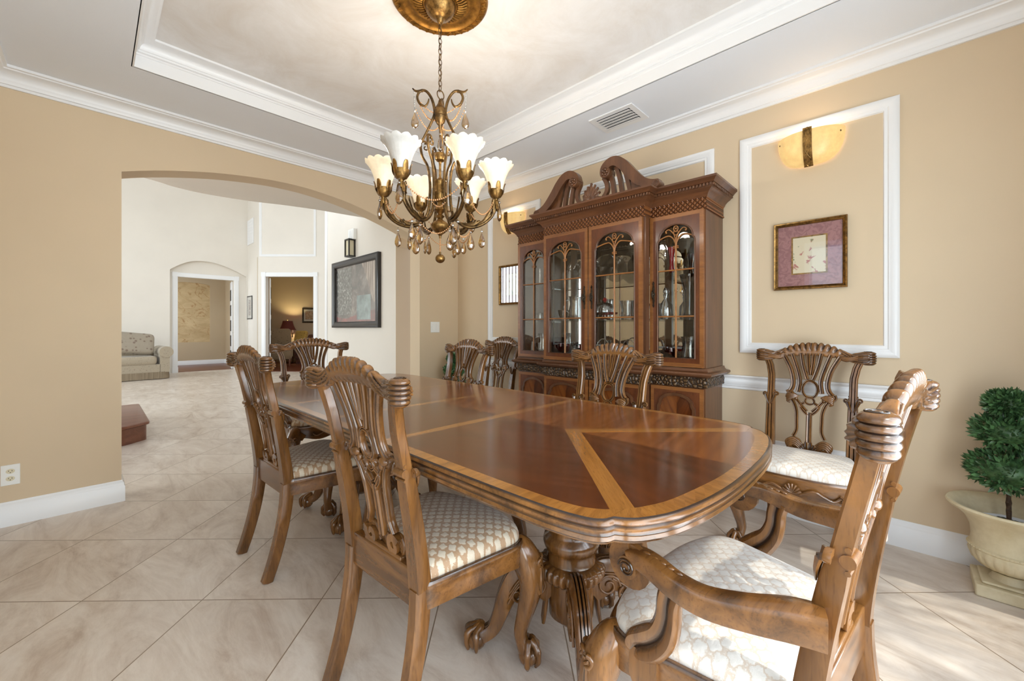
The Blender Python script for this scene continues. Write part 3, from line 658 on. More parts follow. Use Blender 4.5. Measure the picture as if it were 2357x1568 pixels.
def arm_meshes(sx):
    mb = MB()
    P = crs([(.250, -.212, .636, .028, .027), (.266, -.170, .635, .030, .026), (.290, -.105, .624, .027, .023), (.306, -.04, .616, .025, .021), (.311, .015, .622, .024, .020), (.306, .065, .633, .024, .019), (.300, .100, .634, .025, .017), (.298, .122, .628, .025, .017)], 34)
    sec = [(-1, -.85), (-.9, -1), (.9, -1), (1, -.85), (1, .72), (.93, .88), (.8, .95), (-.8, .95), (-.93, .88), (-1, .72)]
    mb.sweep([(sx*p[0], p[1], p[2]) for p in P], sec, [(p[3]*.86, p[4]*1.08) for p in P])
    # rolled hand scroll
    n = 26; S = []
    for i in range(n):
        t = i/(n-1); a = pi/2-t*2.6*pi; r = .030*(1-.55*t); S.append((sx*.298, .124+r*cos(a)*1., .612+r*sin(a)*1.))
    mb.sweep(S, BAR, [(.0245+.004*sin(pi*i/n), .011*(1-.5*i/n)) for i in range(n)], up=(1, 0, 0))
    mb.tube([(sx*.298-.022, .124, .610), (sx*.298+.022, .124, .610)], .024, 20)
    for q in (-1, 1):
        n2 = 30; mb.sweep([(sx*.298+q*.0235, .124+.020*(1-.75*i/n2)*cos(i*.42), .610+.019*(1-.75*i/n2)*sin(i*.42)) for i in range(n2)], [(cos(a), sin(a), .8) for a in [2*pi*j/6 for j in range(6)]], [.0022]*n2, up=(1, 0, 0))
    for j in range(5): mb.ball((sx*(.303+.001*j), .085-.018*j, .652-.002*j), .008, 8, 6, sc=(.5, 1.3, .5))
    sp = MB()
    Q = crs([(.306, .020, .615, .017, .026), (.308, .030, .58, .016, .024), (.307, .034, .54, .017, .025), (.304, .048, .50, .019, .030), (.298, .078, .465, .021, .036), (.291, .108, .442, .022, .032), (.287, .118, .425, .020, .024)], 26)
    sp.sweep([(sx*p[0], p[1], p[2]) for p in Q], [(a*1., b) if len(r) < 3 else (a, b, r[2]) for r in RIB2 for a, b in [(r[0], r[1])]], [(p[4], p[3]) for p in Q], up=(1, 0, 0))
    sp.loft([[(sx*.262, .07, z), (sx*.303, .062, z), (sx*.303, .128, z), (sx*.262, .125, z)] for z in (.435, .40, .37)]+[[(sx*.262, .078, z), (sx*.299, .074, z), (sx*.299, .118, z), (sx*.262, .115, z)] for z in (.345, .338)])
    return mb, sp
CM = {}
def chair_proto(arm, fab):
    key = (arm, fab); k = 1.19 if arm else 1.
    t = thing('dining_armchair' if arm else 'dining_chair', 'x', 'armchair' if arm else 'chair')
    if arm not in CM:
        CM[arm] = dict(rl=[rear_leg(s, k) for s in (-1, 1)], cr=crest_mesh(k), sp=splat_mesh(k), se=seat_mesh(k), ra=rail_mesh(k), fl=[front_leg(s, k) for s in (-1, 1)])
        if arm: CM[arm]['ar'] = [arm_meshes(s) for s in (-1, 1)]
    c = CM[arm]
    c['cr'].build('crest_rail', M['chairx'], t, ang=50); c['sp'].build('splat', M['chair'], t, ang=50)
    for q in c['rl']: q.build('rear_leg', M['chair'], t)
    for q in c['fl']: q.build('front_leg', M['chair'], t, ang=60)
    c['ra'].build('seat_frame', M['chairx'], t)
    mb = MB(); w = .175+(k-1)*.2; mb.bb(-w, w, -.19, -.160, .36, .465); mb.bb(-.10, .10, -.186, -.166, .46, .475); mb.build('back_rail', M['chairx'], t, bevel=.004)
    c['se'].build('seat', M[fab], t, ang=60)
    if arm:
        for a, s in c['ar']: a.build('armrest', M['chairx'], t, ang=50); s.build('arm_support', M['chair'], t, ang=50)
    return t
side = chair_proto(False, 'seat')
def place(o, x, y, rz, label, group, z=0):
    o.location = (x, y, z); o.rotation_euler = (0, 0, rz); o['label'] = label; o['category'] = o.get('category'); o['group'] = group; return o
G1 = 'carved side chairs pushed up to the dining table'; G2 = 'carved side chairs standing against the right wall'; G3 = 'armchairs at the two ends of the dining table'
place(side, .792, 1.145, -pi/2+.05, 'carved walnut dining chair in the left foreground, its back toward the camera', G1)
place(copy_tree(side), .79, 2.235, -pi/2+.05, 'carved walnut dining chair at the left table edge nearest the tan arch wall', G1)
place(copy_tree(side), 1.67, 1.13, pi/2, 'carved walnut dining chair in front of the middle of the china cabinet', G1)
place(copy_tree(side), 1.66, 2.33, pi/2, 'carved walnut dining chair behind the far right edge of the table, topiary behind it', G1)
sl = chair_proto(False, 'seatl')
place(sl, 2.52, .38, pi/2, 'carved side chair with ivory seat against the wall under the framed rose print', G2)
place(copy_tree(side), 2.56, 2.86, pi/2, 'carved side chair against the wall, half hidden by left end of the china cabinet', G2)
ac = chair_proto(True, 'seatl')
place(ac, 1.112, .280, radians(-6), 'carved armchair with ivory brocade seat in the right foreground, sunlit', G3)
ac2 = chair_proto(True, 'seat')
place(ac2, 1.27, 3.28, pi, 'carved armchair with tan seat at the far head of the table, facing the camera', G3)
# ---------------- dining table ----------------
HT = .769; TX = 1.18
tb = thing('dining_table', 'long polished mahogany dining table with scalloped ends on two carved pedestals', 'dining table', (0, 0, 0))
def halfcurve(P, n): return crs(P, n)
E_OUT = halfcurve([(.552, 1.05), (.552, .80), (.550, .62), (.545, .51), (.531, .435), (.511, .404), (.491, .396)], 22)+halfcurve([(.481, .379), (.455, .354), (.385, .320), (.27, .295), (.14, .282), (0, .279)], 18)
E_FLD = halfcurve([(.506, 1.05), (.506, .80), (.504, .62), (.497, .50), (.478, .445), (.445, .408), (.44, .405)], 22)+halfcurve([(.43, .398), (.40, .381), (.33, .356), (.19, .334), (.1, .325), (0, .322)], 18)
def outline(d=0., fld=False):
    P = E_FLD if fld else E_OUT; near = [(x, y) for x, y in P]+[(-x, y) for x, y in P[::-1][1:]]
    full = [(TX+x, y) for x, y in near]+[(TX-x, 3.318-y) for x, y in near]
    if d:
        m = len(full); out = []
        for i in range(m):
            a, b = V(full[i-1]), V(full[(i+1) % m]); t = (b-a).normalized(); out.append((full[i][0]+t.y*d, full[i][1]-t.x*d))
        c = (TX, 1.659); full = out if abs(out[0][0]-TX) < abs(full[0][0]-TX) else [(2*f[0]-o[0], 2*f[1]-o[1]) for f, o in zip(full, out)]
    return full
mb = MB(); rings = []
prof = [(.062, 0, 0), (.0105, 0, 0), (.009, .0006, 1.), (.007, -.001, 1.), (.003, -.004, 0), (.0, -.010, 0), (.004, -.0155, .8), (-.001, -.019, 0), (-.003, -.025, 0), (.001, -.030, .8), (-.003, -.033, 0), (-.001, -.040, 0), (.006, -.043, .8), (.008, -.048, 0), (.03, -.050, 0)]
for d, dz, g in prof[1:]: rings.append([(p[0], p[1], HT+dz, g) for p in outline(d)])
mb.loft(rings, 0, cap=False); mb.face([0]*0) if False else None
rr = len(rings[0]); o = mb; nb = len(mb.v)-rr; mb.face([nb+i for i in range(rr)])
mb.build('table_edge', M['chairx'], tb, ang=45)
# veneered top: border band, mahogany sectors, cross bands (grain runs along u)
M['vm'] = wood('mahogany_veneer', lin(92, 46, 16), lin(158, 92, 38), (1.6, 26, 1), .2, 'UV', coat=.45, glaze=False, fig=.35, bump=.01)
M['vd'] = wood('mahogany_veneer_sheen_dark', lin(66, 32, 13), lin(110, 56, 22), (1.6, 26, 1), .2, 'UV', coat=.45, glaze=False, fig=.35, bump=.01)  # darker copy of the veneer; sheen of mirrored grain put into the colour
M['vb'] = wood('satinwood_veneer', lin(134, 84, 34), lin(184, 124, 56), (2.5, 30, 1), .2, 'UV', coat=.45, glaze=False, fig=.15, bump=.01)
tp = MB()
def poly_uv(pts, m, ang, z=HT):
    ids = [tp.vert((p[0], p[1], z)) for p in pts]; c, s = cos(ang), sin(ang)
    tp.face(ids, m, [(p[0]*c+p[1]*s+ang*3, -p[0]*s+p[1]*c) for p in pts])
O1, O2 = outline(.0100), outline(0, True)
n = len(O1)
for i in range(n):
    j = (i+1) % n; a, b, c_, d_ = O1[i], O1[j], O2[j], O2[i]
    tt = atan2(b[1]-a[1], b[0]-a[0])+pi/2; poly_uv([a, b, c_, d_], 2, tt)
def clip(poly, nx, ny, c):
    out = []
    for i in range(len(poly)):
        a, b = poly[i-1], poly[i]; fa, fb = nx*a[0]+ny*a[1]-c, nx*b[0]+ny*b[1]-c
        if (fa >= 0) != (fb >= 0): t = fa/(fa-fb); out.append((a[0]+(b[0]-a[0])*t, a[1]+(b[1]-a[1])*t))
        if fb >= 0: out.append(b)
    return out
def halfpl(poly, p, q):
    # keep the part left of p->q
    nx, ny = -(q[1]-p[1]), q[0]-p[0]; return clip(poly, nx, ny, nx*p[0]+ny*p[1])
seams = [1.203, 1.66, 2.115]; bw = .020; ys = [0]+seams+[4]
for k in range(4):
    lo = ys[k]+(bw if k else 0); hi = ys[k+1]-(bw if k < 3 else 0)
    S = clip(clip(O2, 0, 1, lo), 0, -1, -hi)
    if k in (0, 3):
        F = (TX, .845 if k == 0 else 3.318-.845); sg = -1 if k == 0 else 1
        for q in (-1, 1):
            H_ = halfpl(S, F, (TX, F[1]+1)) if q < 0 else halfpl(S, (TX, F[1]+1), F)
            N = (TX+q*.45, .40 if k == 0 else 3.318-.40)
            dx, dy = N[0]-F[0], N[1]-F[1]; L = hypot(dx, dy); w = .026; ox, oy = -dy/L*w, dx/L*w
            s1 = (F[0]+ox, F[1]+oy); s2 = (F[0]-ox, F[1]-oy); e1_ = (s1[0]+dx, s1[1]+dy); e2_ = (s2[0]+dx, s2[1]+dy)
            A_ = halfpl(H_, s1, e1_); rest = halfpl(H_, e1_, s1); B_ = halfpl(rest, e2_, s2); band = halfpl(rest, s2, e2_)
            if len(A_) > 2: poly_uv(A_, 0 if q > 0 else 1, .15 if q > 0 else pi/2-.3)
            if len(B_) > 2: poly_uv(B_, 1 if q < 0 else 0, .15 if q > 0 else pi/2+.4)
            if len(band) > 2: poly_uv(band, 2, atan2(dy, dx))
    else:
        for q in (-1, 1):
            H_ = halfpl(S, (TX, 0), (TX, 1)) if q < 0 else halfpl(S, (TX, 1), (TX, 0)); poly_uv(H_, 1 if q < 0 else 0, (.5 if k == 1 else -.5)*q)
for y in seams:
    S = clip(clip(O2, 0, 1, y-bw), 0, -1, -(y+bw)); poly_uv(S, 2, 0)
tp.build('tabletop', [M['vm'], M['vd'], M['vb']], tb, recalc=False)
mb = MB(); mb.ring([(TX-.40, .62), (TX+.40, .62), (TX+.40, 2.70), (TX-.40, 2.70)], [(TX-.37, .65), (TX+.37, .65), (TX+.37, 2.67), (TX-.37, 2.67)], xyz, HT-.11, HT-.05); mb.build('apron', M['chairx'], tb)
def pedestal(cy):
    mb = MB(); c = (TX, cy, 0)
    mb.bb(TX-.30, TX+.30, cy-.10, cy+.10, HT-.085, HT-.05); mb.bb(TX-.20, TX+.20, cy-.20, cy+.20, HT-.12, HT-.085)
    mb.lathe([(.10, HT-.12), (.112, .63), (.10, .61), (.078, .60), (.074, .56), (.073, .46), (.078, .44), (.076, .425), (.080, .41), (.096, .398), (.099, .383), (.094, .366), (.087, .36), (.085, .350), (.085, .318), (.088, .314)], c, 32)
    mb.lathe([(.090, .318), (.108, .312), (.116, .298), (.112, .278), (.098, .262), (.078, .258)], c, 168, mod=lambda a, i: .10*(abs(sin(14*a))**.7-.6) if 0 < i < 5 else 0)
    mb.lathe([(.078, .268), (.080, .20), (.078, .13), (.060, .115), (.045, .10), (.02, .095), (.001, .094)], c, 32)
    o = mb.build('pedestal', M['chair'], tb, ang=50)
    for j in range(4):
        a = pi/4+j*pi/2; d = V((cos(a), sin(a), 0)); t = V((-d.y, d.x, 0)); lg = MB(); B = V(c)
        mp = lambda r, z, s=0: tuple(B+d*r+t*s+V((0, 0, z)))
        P = crs([(.060, .22, .030, .055), (.12, .262, .028, .062), (.18, .25, .026, .050), (.225, .195, .024, .034), (.250, .13, .022, .026), (.275, .075, .021, .022), (.315, .050, .024, .022)], 30)
        lg.sweep([mp(p[0], p[1]) for p in P], [(-1, -.8), (-.7, -1), (.7, -1), (1, -.8), (1, .6), (.72, 1, 0), (.5, 1, 0), (.42, .8, 1.), (.34, 1.05, 0), (.12, 1.05, 0), (.05, .8, 1), (-.05, .8, 1), (-.12, 1.05, 0), (-.34, 1.05, 0), (-.42, .8, 1.), (-.5, 1, 0), (-.72, 1), (-1, .6)], [(p[2], p[3]) for p in P], up=tuple(t.cross(V((0, 0, 1)))*-1) if False else (0, 0, 1))
        # reeded face running up the column
        for q in (-2, -1, 0, 1, 2): lg.sweep(crs([mp(.082, .262, q*.011), mp(.088, .20, q*.012), mp(.094, .14, q*.011), mp(.10, .10, q*.008)], 8), RND, [.0062]*8, up=tuple(d))
        for q in (-1, 1):
            vm = lambda A_, Z_, q=q: mp(A_, Z_, q*.029)
            for (ca, cz, r, tn, a0) in ((.125, .235, .042, 1.5, 0), (.19, .205, .030, 1.3, 2)): volute(lg, (ca, cz), r, tn, a0, .0055, vm, n=26, sec=RND)
            for i in range(3): lg.sweep(crs([vm(.10+.02*i, .28-.01*i), vm(.17+.01*i, .270-.02*i), vm(.215+.004*i, .215-.02*i)], 10), RND, [.004]*10, up=tuple(t))
        fc = V(mp(.335, .038)); lg.ball(fc, .036, 14, 10)
        for i in range(4):
            b = a+(i-1.5)*radians(62); e = V((cos(b), sin(b), 0)); T = crs([tuple(fc+e*.002-d*.02+V((0, 0, .046)))+(.013,), tuple(fc+e*.026+V((0, 0, .036)))+(.0125,), tuple(fc+e*.039+V((0, 0, .010)))+(.0105,), tuple(fc+e*.032+V((0, 0, -.026)))+(.006,)], 12)
            lg.sweep([q[:3] for q in T], RND, [q[3]*(1+.12*sin(k*1.5)) for k, q in enumerate(T)], up=(e.x, e.y, .3))
        lg.build('pedestal_leg', M['chair'], o, ang=50)
pedestal(.852); pedestal(2.475)
# ---------------- china cabinet ----------------
cb_ = thing('china_cabinet', 'tall mahogany breakfront china cabinet with swan neck pediment and glazed doors', 'china cabinet', (0, 0, 0))
ca = lambda y, z, h: (XR-h, y, z)       # h grows out of the wall
HW, HC = .327, .417                      # depth of wings and of the centre
Y0, Y1, Y2, Y3 = .872, 1.225, 2.06, 2.424
BACKX = XR-.012
def plan(dx=0.): return [(XR, Y0), (XR-HW, Y0), (XR-HW, Y1), (XR-HC, Y1), (XR-HC, Y2), (XR-HW, Y2), (XR-HW, Y3), (XR, Y3)]
PL = plan()[::-1]                         # travel so that left is outwards
def cab_run(name, prof, mat, pl=None, **kw):
    # drop the wall ends a little inside the wall face gap
    P = [(min(x, BACKX), y) for x, y in (pl or PL)]
    mb = MB(); mb.mitre(P[::-1], [(a, b) for a, b in prof], xyz); return mb.build(name, mat, cb_, **kw)
def sgn_test():
    mb = MB(); mb.mitre([(0, 0), (1, 0)], [(1, 0), (1, 1)], xyz); return mb.v[0]
# carcass of base: three boxes with recessed plinth
mb = MB()
mb.bb(BACKX, XR-HW+.004, Y0+.004, Y1, .0, .765); mb.bb(BACKX, XR-HC+.004, Y1, Y2, .0, .765); mb.bb(BACKX, XR-HW+.004, Y2, Y3-.004, .0, .765)
mb.build('base_case', M['cab'], cb_)
OUTP = lambda pr: [(a, b) for a, b in pr]
cab_run('plinth', [(-.02, 0), (.028, 0), (.028, .09), (.02, .10), (.014, .12), (.006, .13), (-.02, .13)], M['cabx'])
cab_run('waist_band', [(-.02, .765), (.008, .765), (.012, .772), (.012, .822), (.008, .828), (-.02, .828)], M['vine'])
cab_run('waist_moulding', [(-.05, .826), (.014, .826), (.030, .834), (.044, .842), (.048, .850), (.044, .858), (.022, .862), (.014, .870), (.010, .884), (-.05, .884)], M['cabx'])
mb = MB(); mb.bb(BACKX, XR-HW+.01, Y0+.01, Y3-.01, .766, .872); mb.bb(BACKX, XR-HC+.01, Y1+.01, Y2-.01, .766, .872); mb.build('waist_top', M['cabx'], cb_)
# upper case: sides, back, shelves, top
ZU0, ZU1 = .884, 1.868
for a, b in ((Y0, Y0+.02), (Y3-.02, Y3)): mb = MB(); mb.bb(BACKX, XR-HW, a, b, ZU0, ZU1); mb.build('side_panel', M['cab'], cb_)
for a, b in ((Y1-.012, Y1+.012), (Y2-.012, Y2+.012)):
    mb = MB(); mb.bb(XR-HC+.05, XR-HC, a, b, ZU0, ZU1); mb.build('front_post', M['cab'], cb_)
    mb = MB(); mb.bb(BACKX-.009, BACKX-.024, a-.01, b+.01, ZU0, ZU1); mb.build('back_post', M['cab'], cb_)
mb = MB(); mb.bb(BACKX, BACKX-.008, Y0+.02, Y3-.02, ZU0, ZU1); mb.build('mirror_panel', M['mirror'], cb_)
for k, z in enumerate((1.185, 1.50)):
    mb = MB(); mb.bb(BACKX-.012, XR-HW+.035, Y0+.022, Y3-.022, z, z+.006); mb.bb(XR-HW+.035, XR-HC+.035, Y1+.014, Y2-.014, z, z+.006); mb.build('glass_shelf', M['pane'], cb_)
mb = MB(); mb.bb(BACKX, XR-HW+.005, Y0+.005, Y3-.005, ZU1, 2.0); mb.bb(XR-HW+.006, XR-HC+.005, Y1+.005, Y2-.005, ZU1, 2.0); mb.build('upper_case_top', M['cab'], cb_)
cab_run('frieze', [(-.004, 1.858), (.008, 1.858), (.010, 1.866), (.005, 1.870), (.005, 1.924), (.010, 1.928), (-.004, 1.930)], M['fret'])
cab_run('cornice', [(-.02, 1.928), (.010, 1.928), (.014, 1.935), (.018, 1.945), (.030, 1.958), (.046, 1.968), (.05, 1.974), (.054, 1.976), (.054, 1.992), (.066, 1.994), (.070, 2.000), (.080, 2.010), (.088, 2.016), (.088, 2.028), (-.02, 2.028)], M['cabx'])
mb = MB(); Q = [(min(x, BACKX), y) for x, y in PL]
def off_line(P, d):
    out = []; n = len(P)
    for i in range(n):
        d1 = (V(P[i])-V(P[i-1])).normalized() if i else (V(P[1])-V(P[0])).normalized(); d2 = (V(P[i+1])-V(P[i])).normalized() if i < n-1 else d1
        n1, n2 = V((d1.y, -d1.x)), V((d2.y, -d2.x)); b = n1+n2; b = b/b.dot(n1); out.append(V(P[i])+b*d)
    return out
OL = off_line(Q, .058)
if OL[2].x > Q[2][0]: OL = off_line(Q, -.058)
for a, b in zip(OL, OL[1:]):
    L = (b-a).length; m = int(L/.019); d = (b-a)/max(L, 1e-6)
    for k in range(m):
        p = a+d*((k+.5)*L/m); w = (.011, .011); mb.box((p.x, p.y, 1.984), (w[0], w[1], .015))
mb.build('dentil_course', M['cab'], cb_)
mb = MB(); mb.bb(BACKX, XR-HW, Y0+.0, Y3, 1.99, 2.026); mb.bb(XR-HW, XR-HC, Y1, Y2, 1.99, 2.026); mb.build('cabinet_roof', M['cab'], cb_)
# --- doors ---
def arch_pts(w, z0, zs, zt, n=18, notch=.012):
    a = w/2; P = [(-a, z0), (a, z0), (a, zs), (a-notch*.4, zs+.012), (a-notch, zs+.016)]
    for k in range(n+1):
        t = pi*k/n; P.append(((a-notch)*cos(t), zs+.016+(zt-zs-.016)*sin(t)**.85))
    P += [(-a+notch, zs+.016), (-a+notch*.4, zs+.012), (-a, zs)]; return P
def ray_hit(P, c, a):
    d = V((cos(a), sin(a))); best = None
    for i in range(len(P)):
        p, q = V(P[i-1]), V(P[i]); e = q-p; den_ = d.x*e.y-d.y*e.x
        if abs(den_) < 1e-12: continue
        w = p-V(c); t = (w.x*e.y-w.y*e.x)/den_; u = (w.x*d.y-w.y*d.x)/den_
        if t > 0 and -1e-6 <= u <= 1+1e-6: best = t if best is None else min(best, t)
    return (c[0]+d.x*best, c[1]+d.y*best)
def match(A, B, c, n=72):
    angs = sorted(set([round(atan2(p[1]-c[1], p[0]-c[0]), 5) for p in A+B]+[round(-pi+2*pi*k/n+.001, 5) for k in range(n)]))
    return [ray_hit(A, c, a) for a in angs], [ray_hit(B, c, a) for a in angs]
def rect(x0, x1, z0, z1): return [(x0, z0), (x1, z0), (x1, z1), (x0, z1)]
def glazed_door(yc, w, z0, z1, h, hand=0, gl=0.72):
    f = lambda x, z, t: (XR-h-t, yc-x, z)     # x grows to the viewer's right
    a = w/2; st = .052; zs, zt = z1-.175, z1-.066
    op = arch_pts(w-2*st, z0+.055, zs, zt)
    c = (0, (z0+z1)/2); mid = rect(-a+.024, a-.024, z0+.024, z1-.024)
    mb = MB(); A, B = match(rect(-a, a, z0, z1), mid, c); mb.ring(A, B, f, 0, .020)
    o = mb.build('glazed_door', M['inlay'], cb_, ang=30)
    mb = MB(); A, B = match(mid, op, c); mb.ring(A, B, f, 0, .0195); mb.build('door_field', M['cabd'], o, ang=30)
    mb = MB(); B2 = [(c[0]+(p[0]-c[0])*1.0, p[1]) for p in op]; mb.sweep([f(p[0], p[1], .020) for p in op], RND, [.005]*len(op), up=(1, 0, 0), closed=True); mb.build('door_bead', M['cab'], o)
    mb = MB(); mb.prism(op, f, .006, .009); mb.build('pane', M['pane'], o)
    mb = MB(); ow = (w-2*st)/2; zm = [z0+.055+(zs-z0-.055)*q for q in (.355, .755)]
    def bar(P, r=.0045): mb.sweep([f(x, z, .014) for x, z in P], RND, [(r, r*1.3)]*len(P), up=(1, 0, 0))
    bar([(0, z0+.055), (0, zs-.035)], .0055)
    for z in zm: bar([(-ow, z), (ow, z)], .0050)
    for z in (zs-.040, zs-.030): bar([(-.016, z), (.016, z)], .004)
    for q in (-1, 1):
        bar(crs([(q*.002, zs-.035), (q*.006, zs+.0), (q*.030, zs+.034), (q*.062, zs+.040), (q*(ow-.002), zs+.020)], 18), .0045)
        bar(crs([(q*.002, zs-.03), (q*.004, zs+.022), (q*.018, zs+.055), (q*.045, zs+.082), (q*.066, zs+.072), (q*.060, zs+.060)], 16), .0036)
        bar(crs([(q*.0, zs+.04), (q*.014, zs+.052), (q*.010, zs+.068), (0, zs+.06)], 8), .0030)
        mb.ball(f(q*.062, zs+.064, .016), .006, 8, 6)
    n = 18; mb.sweep([f(.014*cos(2*pi*i/n), zs+.082+.017*sin(2*pi*i/n), .015) for i in range(n)], RND, [.0036]*n, up=(1, 0, 0), closed=True); mb.ball(f(0, zs+.082, .015), .007, 8, 6)
    mb.build('tracery', M['trac'], o)
    if hand:
        mb = MB(); hx = hand*(a-.026); zc = (z0+z1)/2-.02
        mb.loft([[f(hx+s*ww, zc+zz, tt) for s, tt in ((-1, .020), (-.6, .026), (.6, .026), (1, .020))] for zz, ww in [(-.085, .001), (-.075, .006), (-.06, .004), (-.04, .009), (-.02, .006), (0, .012), (.02, .006), (.04, .009), (.06, .004), (.075, .006), (.085, .001)]], closed=False)
        mb.sweep(crs([f(hx, zc+.03, .028), f(hx, zc+.015, .042), f(hx, zc-.015, .042), f(hx, zc-.03, .028)], 10), RND, [.0045]*10, up=(0, 1, 0)); mb.ball(f(hx, zc, .030), .009, 10, 8)
        for zz in (-.07, .07): mb.ball(f(hx, zc+zz, .027), .005, 8, 6)
        mb.build('door_handle', M['iron'], o)
glazed_door((Y0+Y1)/2, Y1-Y0-.012, ZU0+.004, ZU1-.012, HW, -1)
glazed_door(Y1+(Y2-Y1)/4, (Y2-Y1)/2-.010, ZU0+.004, ZU1-.012, HC, -1)
glazed_door(Y1+3*(Y2-Y1)/4, (Y2-Y1)/2-.010, ZU0+.004, ZU1-.012, HC, 1)
glazed_door((Y2+Y3)/2, Y3-Y2-.012, ZU0+.004, ZU1-.012, HW, 0)
def base_door(yc, w, z0, z1, h):
    f = lambda x, z, t: (XR-h-t, yc-x, z); a = w/2; c = (0, (z0+z1)/2); mid = rect(-a+.022, a-.022, z0+.022, z1-.022)
    mb = MB(); A, B = match(rect(-a, a, z0, z1), mid, c); mb.ring(A, B, f, 0, .016); o = mb.build('base_door', M['inlay'], cb_, ang=30)
    mb = MB(); mb.prism(mid, f, 0, .0155); mb.build('door_field', M['cabd'], o)
    ow = w/2-.055; zt = z1-.045; zs = zt-.085
    P = [(-ow, z0+.06), (ow, z0+.06), (ow, zs)]+crs([(ow, zs), (ow*.90, zs+.020), (ow*.86, zs+.045), (ow*.55, zt-.012), (0, zt), (-ow*.55, zt-.012), (-ow*.86, zs+.045), (-ow*.90, zs+.020), (-ow, zs)], 30)[1:]
    mb = MB(); mb.sweep([f(x, z, .018) for x, z in P], RIB, [(.009, .007)]*len(P), up=(1, 0, 0), closed=True); mb.build('arched_moulding', M['cab'], o)
    mb = MB(); cc = (0, (z0+zt)/2+.02); k = len(P)
    for i in range(k):
        p, q = P[i], P[(i+1) % k]; ids = [mb.vert(f(*cc, .0165)), mb.vert(f(*p, .0165)), mb.vert(f(*q, .0165))]; aa = atan2((p[1]+q[1])/2-cc[1], (p[0]+q[0])/2-cc[0])
        sect = floor(aa/(pi/4)); ang = (sect+.5)*pi/4; cs, sn = cos(ang), sin(ang)
        mb.face(ids, int(sect) % 2, [(v[0]*cs+v[1]*sn+ang*3, -v[0]*sn+v[1]*cs) for v in (cc, p, q)])
    mb.build('sunburst_panel', [M['vm'], M['vd']], o, recalc=False)
base_door((Y0+Y1)/2, Y1-Y0-.02, .145, .758, HW)
base_door(Y1+(Y2-Y1)/4, (Y2-Y1)/2-.012, .145, .758, HC)
base_door(Y1+3*(Y2-Y1)/4, (Y2-Y1)/2-.012, .145, .758, HC)
base_door((Y2+Y3)/2, Y3-Y2-.02, .145, .758, HW)
# --- swan neck pediment ---
YC = (Y1+Y2)/2; hp = HC+.0; z0 = 2.030
for q in (-1, 1):
    f = lambda x, z, t=0: (XR-hp+.03-t, YC+q*x, z)
    mb = MB()
    T = crs([(.515, z0+.030, .020), (.46, z0+.035, .026), (.40, z0+.062, .032), (.33, z0+.130, .036), (.27, z0+.205, .036), (.215, z0+.248, .034), (.165, z0+.250, .032), (.125, z0+.222, .030), (.115, z0+.185, .026)], 40)
    sec = [(-1, -1), (-1, .3), (-.75, .6), (-.55, .25, 1), (-.35, .7), (0, .9), (.25, .4, 1), (.5, 1.0), (.8, 1.1), (1, .8), (1, -1)]
    mb.sweep([f(x, z) for x, z, w in T], [(a*1., b*1.)+tuple(r) for a, b, *r in sec] if q > 0 else [(-a, b)+tuple(r) for a, b, *r in sec][::-1], [(w*.95, .040) for x, z, w in T], up=(1, 0, 0))
    mb.tube([f(.135, z0+.188, -.03), f(.135, z0+.188, .046)], .040, 24, up=(0, 0, 1)); mb.tube([f(.500, z0+.024, -.03), f(.500, z0+.024, .044)], .026, 20, up=(0, 0, 1))
    for k in range(5): a = 2*pi*k/5; mb.ball(f(.135+.018*cos(a), z0+.188+.018*sin(a), .048), .0095, 8, 6)
    mb.ball(f(.135, z0+.188, .048), .008, 8, 6)
    n = 20; mb.sweep([f(.135+.033*cos(2*pi*i/n), z0+.188+.033*sin(2*pi*i/n), .047) for i in range(n)], RND, [.004]*n, up=(1, 0, 0), closed=True)
    n2 = 26; mb.sweep([f(.5+.019*(1-.75*i/n2)*cos(i*.42), z0+.024+.019*(1-.75*i/n2)*sin(i*.42), .045) for i in range(n2)], RND, [.003]*n2, up=(1, 0, 0))
    for xs, xe, ze in ((.155, .10, .175), (.215, .175, .215), (.275, .235, .225), (.335, .285, .18)):
        pass
    for P in ([(.10, z0+.17), (.125, z0+.12), (.125, z0+.07), (.095, z0+.03), (.04, z0+.01)], [(.185, z0+.0), (.180, z0+.06), (.168, z0+.13), (.150, z0+.20)], [(.245, z0+.0), (.240, z0+.06), (.225, z0+.14), (.20, z0+.22)], [(.310, z0+.0), (.300, z0+.05), (.285, z0+.11), (.265, z0+.18)]):
        C = crs(P, 14); mb.sweep([f(x, z, -.004) for x, z in C], BAR, [(.014, .014)]*14, up=(1, 0, 0))
    lower = [(.315, z0), (.50, z0), (.48, z0+.03), (.42, z0+.05), (.35, z0+.11), (.31, z0+.13)]
    mb.prism(lower, lambda x, z, h: f(x, z, h), -.014, .006)
    mb.prism([(.02, z0), (.14, z0), (.14, z0+.014), (.02, z0+.014)], lambda x, z, h: f(x, z, h), -.014, .006)
    mb.build('swan_neck_scroll', M['cab'], cb_, ang=45)
mb = MB(); f = lambda x, z, t=0: (XR-hp+.03-t, YC+x, z)
mb.ball(f(0, z0+.045), .035, 14, 8, sc=(.5, 1.0, 1.2))
for k in range(9):
    a = pi*(.02+.96*k/8); r = .105 if k == 4 else .085+.012*sin(a); c_, s_ = cos(a), sin(a)
    mb.sweep(crs([f(c_*.01, z0+.02+s_*.01, .006), f(c_*r*.5, z0+.03+s_*r*.55, .016), f(c_*r*.75, z0+.03+s_*r*.95, .012), f(c_*r*.85, z0+.03+s_*r*1.15, .0)], 12), LEAFS, [(.016*(.5+.6*sin(pi*min(i/9, 1))), .012) for i in range(12)], up=(1, 0, 0))
    mb.ball(f(c_*r*.82, z0+.03+s_*r*1.12, .004), .010, 8, 6)
mb.build('leaf_finial', M['cab'], cb_)
